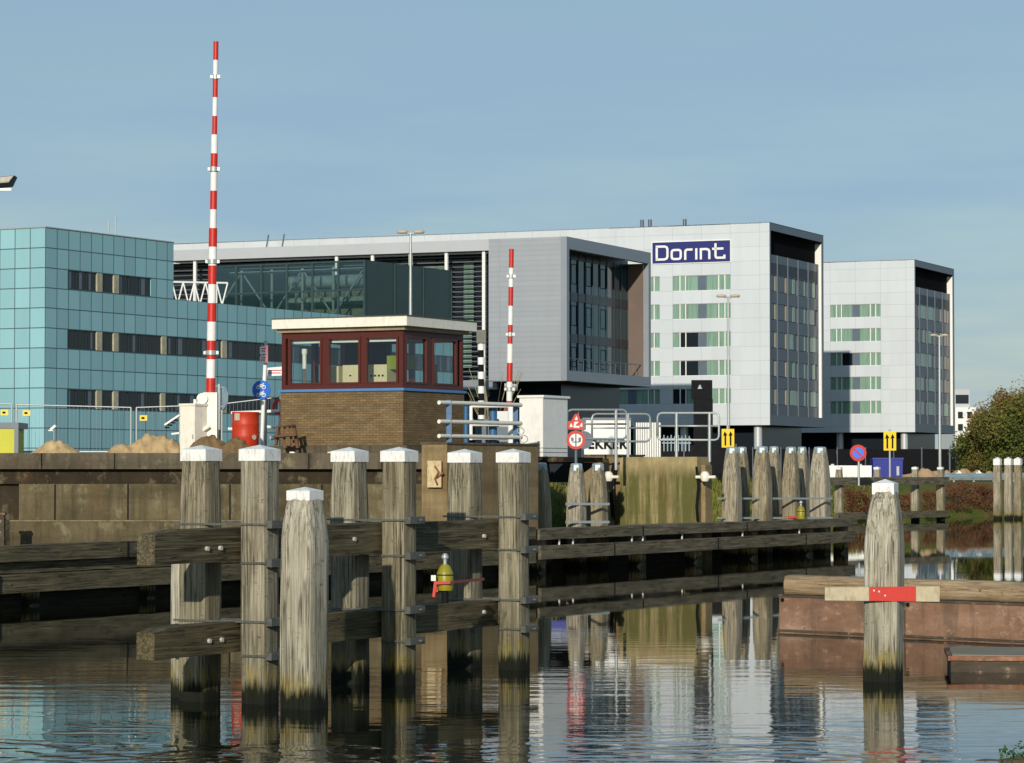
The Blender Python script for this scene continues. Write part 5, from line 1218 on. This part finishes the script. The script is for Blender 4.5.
t = thing('sign_back', 'grey round sign back right behind the waterway sign', 'sign', at(583, 457, 91)); s = 91/F; m = MB(); m.disc((1*s, .05, 17*s), 9*s, (0, 1, 0), .04, n=28); m.box(-6*s, 3*s, .03, .06, 27*s, 38*s); m.build('plate', M['wgrey'], t); m = MB(); m.tube((0, .1, -1), (0, .1, 28*s), .04); m.build('pole', M['galv'], t)
# black signal cabinet
t = thing('bridge_signal', 'black boxy bridge signal seen from behind on a wide black column', 'signal', at(702, 462, 98)); s = 98/F
m = MB(); m.box(-10*s, 10.5*s, 0, .3, 63*s, 82*s); m.build('housing', M['black'], t); m = MB(); m.box(-7.5*s, 11*s, .02, .5, -8*s, 63*s); m.build('column', M['black'], t)
m = MB(); m.lathe([(.09, 0), (.02, .14)], c=(-2*s, -.05, 73*s), n=10); m.build('lamp', M['bolt'], t)
# light furniture on dark terrace
t = thing('terrace_railing', 'light low railing against the dark screen left of the signal', 'railing', at(660, 449, 130)); s = 130/F; m = MB()
for i in range(8): x = (4+i*3.6)*s; m.tube((x, 0, -.1), (x, 0, (14-i % 2)*s), .03, n=6)
m.bar((2*s, 0, 10*s), (31*s, 0, 10*s), .05, .07); m.bar((2*s, 0, 6*s), (31*s, 0, 6*s), .04, .05); m.build('rail', mat('pale_rail', '#9fb0b8', .6), t)
t = thing('site_screen', 'dark mesh screen behind the handrails beside the ribbed container', 'screen', at(658, 462, 134)); s = 134/F; m = MB(); m.box(0, 82*s, 0, .08, -.5, 17*s); m.build('mesh', M['black'], t)
m = MB()
for i in range(4): m.tube((i*26*s, -.03, -.5), (i*26*s, -.03, 18*s), .04, n=6)
m.build('post', M['hmetal'], t)

# far walkway at right
Gw = 'white capped piles of the far walkway'
wk = [(839, 466.5, 'far walkway pile nearest the guide wall tip', 154), (877, 466.5, 'far walkway pile peeping out behind the lone foreground pile', 158), (915, 466.5, 'far walkway pile just right of the lone foreground pile', 161), (940.5, 466.5, 'last far walkway pile before the guardrail', 163)]
for i, (px, ty, lb, Y) in enumerate(wk):
    q = at(px, ty, Y); post(lb, q.x, Y, q.z, .42, DA, M['post_far'], shoulder=1.5, topf=.66, seed=200+i, group=Gw, capf=.66, caph=.16)
beam('upper rail beam of the far walkway', at(828, 481, 152.6), at(947, 481, 163.0), 2.0, 2.42, .3, M['beam_far'], .6, 31)
beam('lower walkway beam close to the water on the far side', at(836, 514, 153.2), at(946, 514, 163), .18, .55, .3, M['beam_far'], .6, 32)
tri = [(997.5, 457, 'left pile of the three white capped piles at the right edge', 166), (1008.5, 457, 'middle pile of the three white capped piles at the right edge', 167.5), (1018, 457, 'right pile of the three white capped piles at the right edge', 167)]
for i, (px, ty, lb, Y) in enumerate(tri):
    q = at(px, ty, Y); post(lb, q.x, Y, q.z, .43, DA, M['post_far'], shoulder=1.0, topf=.86, seed=220+i, group='three far piles at the right edge', capf=.85, caph=.46)
for i, px in enumerate((968, 988)):   # little white marks by the sand
    q = at(px-10, 474, 188); m = MB(); m.hexa([(0, 0, 0), (.3, 0, -.02), (.3, .1, 0), (0, .1, 0), (.02, 0, .25), (.12, 0, .2), (.12, .1, .2), (.02, .1, .25)]); m.cbox((-.05, .05, .05), (.15, .1, .08)); tag(m.build('white_marker', M['red'] if False else M['white'], None, q), ['small white road marker left before the sand mounds', 'small white road marker right before the sand mounds'][i], 'marker')

# ---------------- pontoons ----------------
A = at(779.5, 632, 48.9); A.z = 0; B = at(1050, 645, 45.3); B.z = 0; dd = (B-A).normalized(); pa_ = atan2(dd.y, dd.x)
pt = thing('steel_pontoon', 'rusty brown steel pontoon behind the lone pile', 'pontoon', A, pa_)
m = MB(); m.box(0, 9, 0, 3.2, -.5, .62); m.build('hull', M['rust'], pt)
m = MB(); m.box(-.02, 9, -.025, 0.0, .02, .06); m.box(-.02, 9, -.02, 0, .60, .64)
for x in (2.55, 5.2): m.box(x, x+.02, -.012, 0, .06, .6)
m.build('seam', M['rustdk'], pt)
m = MB()
for x in (.07, 2.42, 2.62): m.tube((x, -.02, .55), (x, .0, .55), .035, n=10)
m.build('drain_hole', M['black'], pt)
lg = MB(); vs = []; n = 12; Ls = 46
for i in range(Ls):
    x = i*.2
    for k in range(n):
        a = 2*pi*k/n+.26; c, s_ = cos(a), sin(a); e = min(1/max(abs(c), abs(s_)), 1.22); r = .165*e*(1+.10*mnoise.noise(Vector((x*.9, k*.9, 2)))+.05*mnoise.noise(Vector((x*4, k*1.7, 5)))); 
        vs.append((x, .21+c*r*1.2, .80+s_*r))
lg.add(vs, [(i*n+k, i*n+(k+1) % n, (i+1)*n+(k+1) % n, (i+1)*n+k)[::-1] for i in range(Ls-1) for k in range(n)], True); lg.add(vs[:n], [tuple(range(n))])
t = thing('squared_log', 'rough squared log lying along the rusty pontoon edge', 'log', A, pa_); o = fixn(lg.build('timber', M['log'], t)); o.location.x = .08
m = MB(); m.tube((1.0, .0, .78), (1.0, .05, .78), .02, n=8); m.tube((4.0, .0, .82), (4.0, .05, .82), .02, n=8); m.build('spike', M['rim'], t)
A = at(948, 672, 39.2); A.z = 0
pt = thing('work_float', 'low flat work float with rusty rim at the right edge', 'pontoon', A, radians(-7))
m = MB(); m.box(0.04, 3.5, .04, 1.9, -.4, .16); m.build('hull', M['rustdk'], pt)
m = MB(); m.box(0, 3.5, 0, 1.95, .16, .22); m.build('rim', M['rim'], pt); m = MB(); m.box(.06, 3.44, .06, 1.88, .221, .235); m.build('deck', mat('grey_deck', '#847a66', .85, 0, .2, 2, .2), pt)
# mooring stone bottom right with weed
q = at(985, 763, 26.8)
t = thing('stone_block', 'brown stone block breaking the water in the bottom right corner', 'stone', (q.x-.15, 26.6, 0), .1)
m = MB(); vs = []; nx = 14; ny = 8
for j in range(ny+1):
    for i in range(nx+1):
        u_, v_ = i/nx, j/ny; e = min(1, 6*u_, 6*v_, 6*(1-v_)); vs.append((u_*1.6-.15, v_*.9, -.12+.17*e*min(1, .4+u_)+.03*mnoise.noise(Vector((u_*6, v_*4, 3)))))
m.add(vs, [(j*(nx+1)+i, j*(nx+1)+i+1, (j+1)*(nx+1)+i+1, (j+1)*(nx+1)+i) for j in range(ny) for i in range(nx)], True); m.build('stone_body', M['dirt'], t)
v, f = leaves([(.35, .25, .1, .07), (.48, .3, .12, .08), (.6, .3, .09, .06)], 170, .018, 9); m = MB(); m.add(v, f); tag(m.build('water_weed', leaf_mat('fresh_green', ['#2c4516', '#3c5c1e', '#4e6d27', '#667d38']), None, (q.x-.15, 26.6, 0)), 'small green plant growing on the corner stone', 'plant')
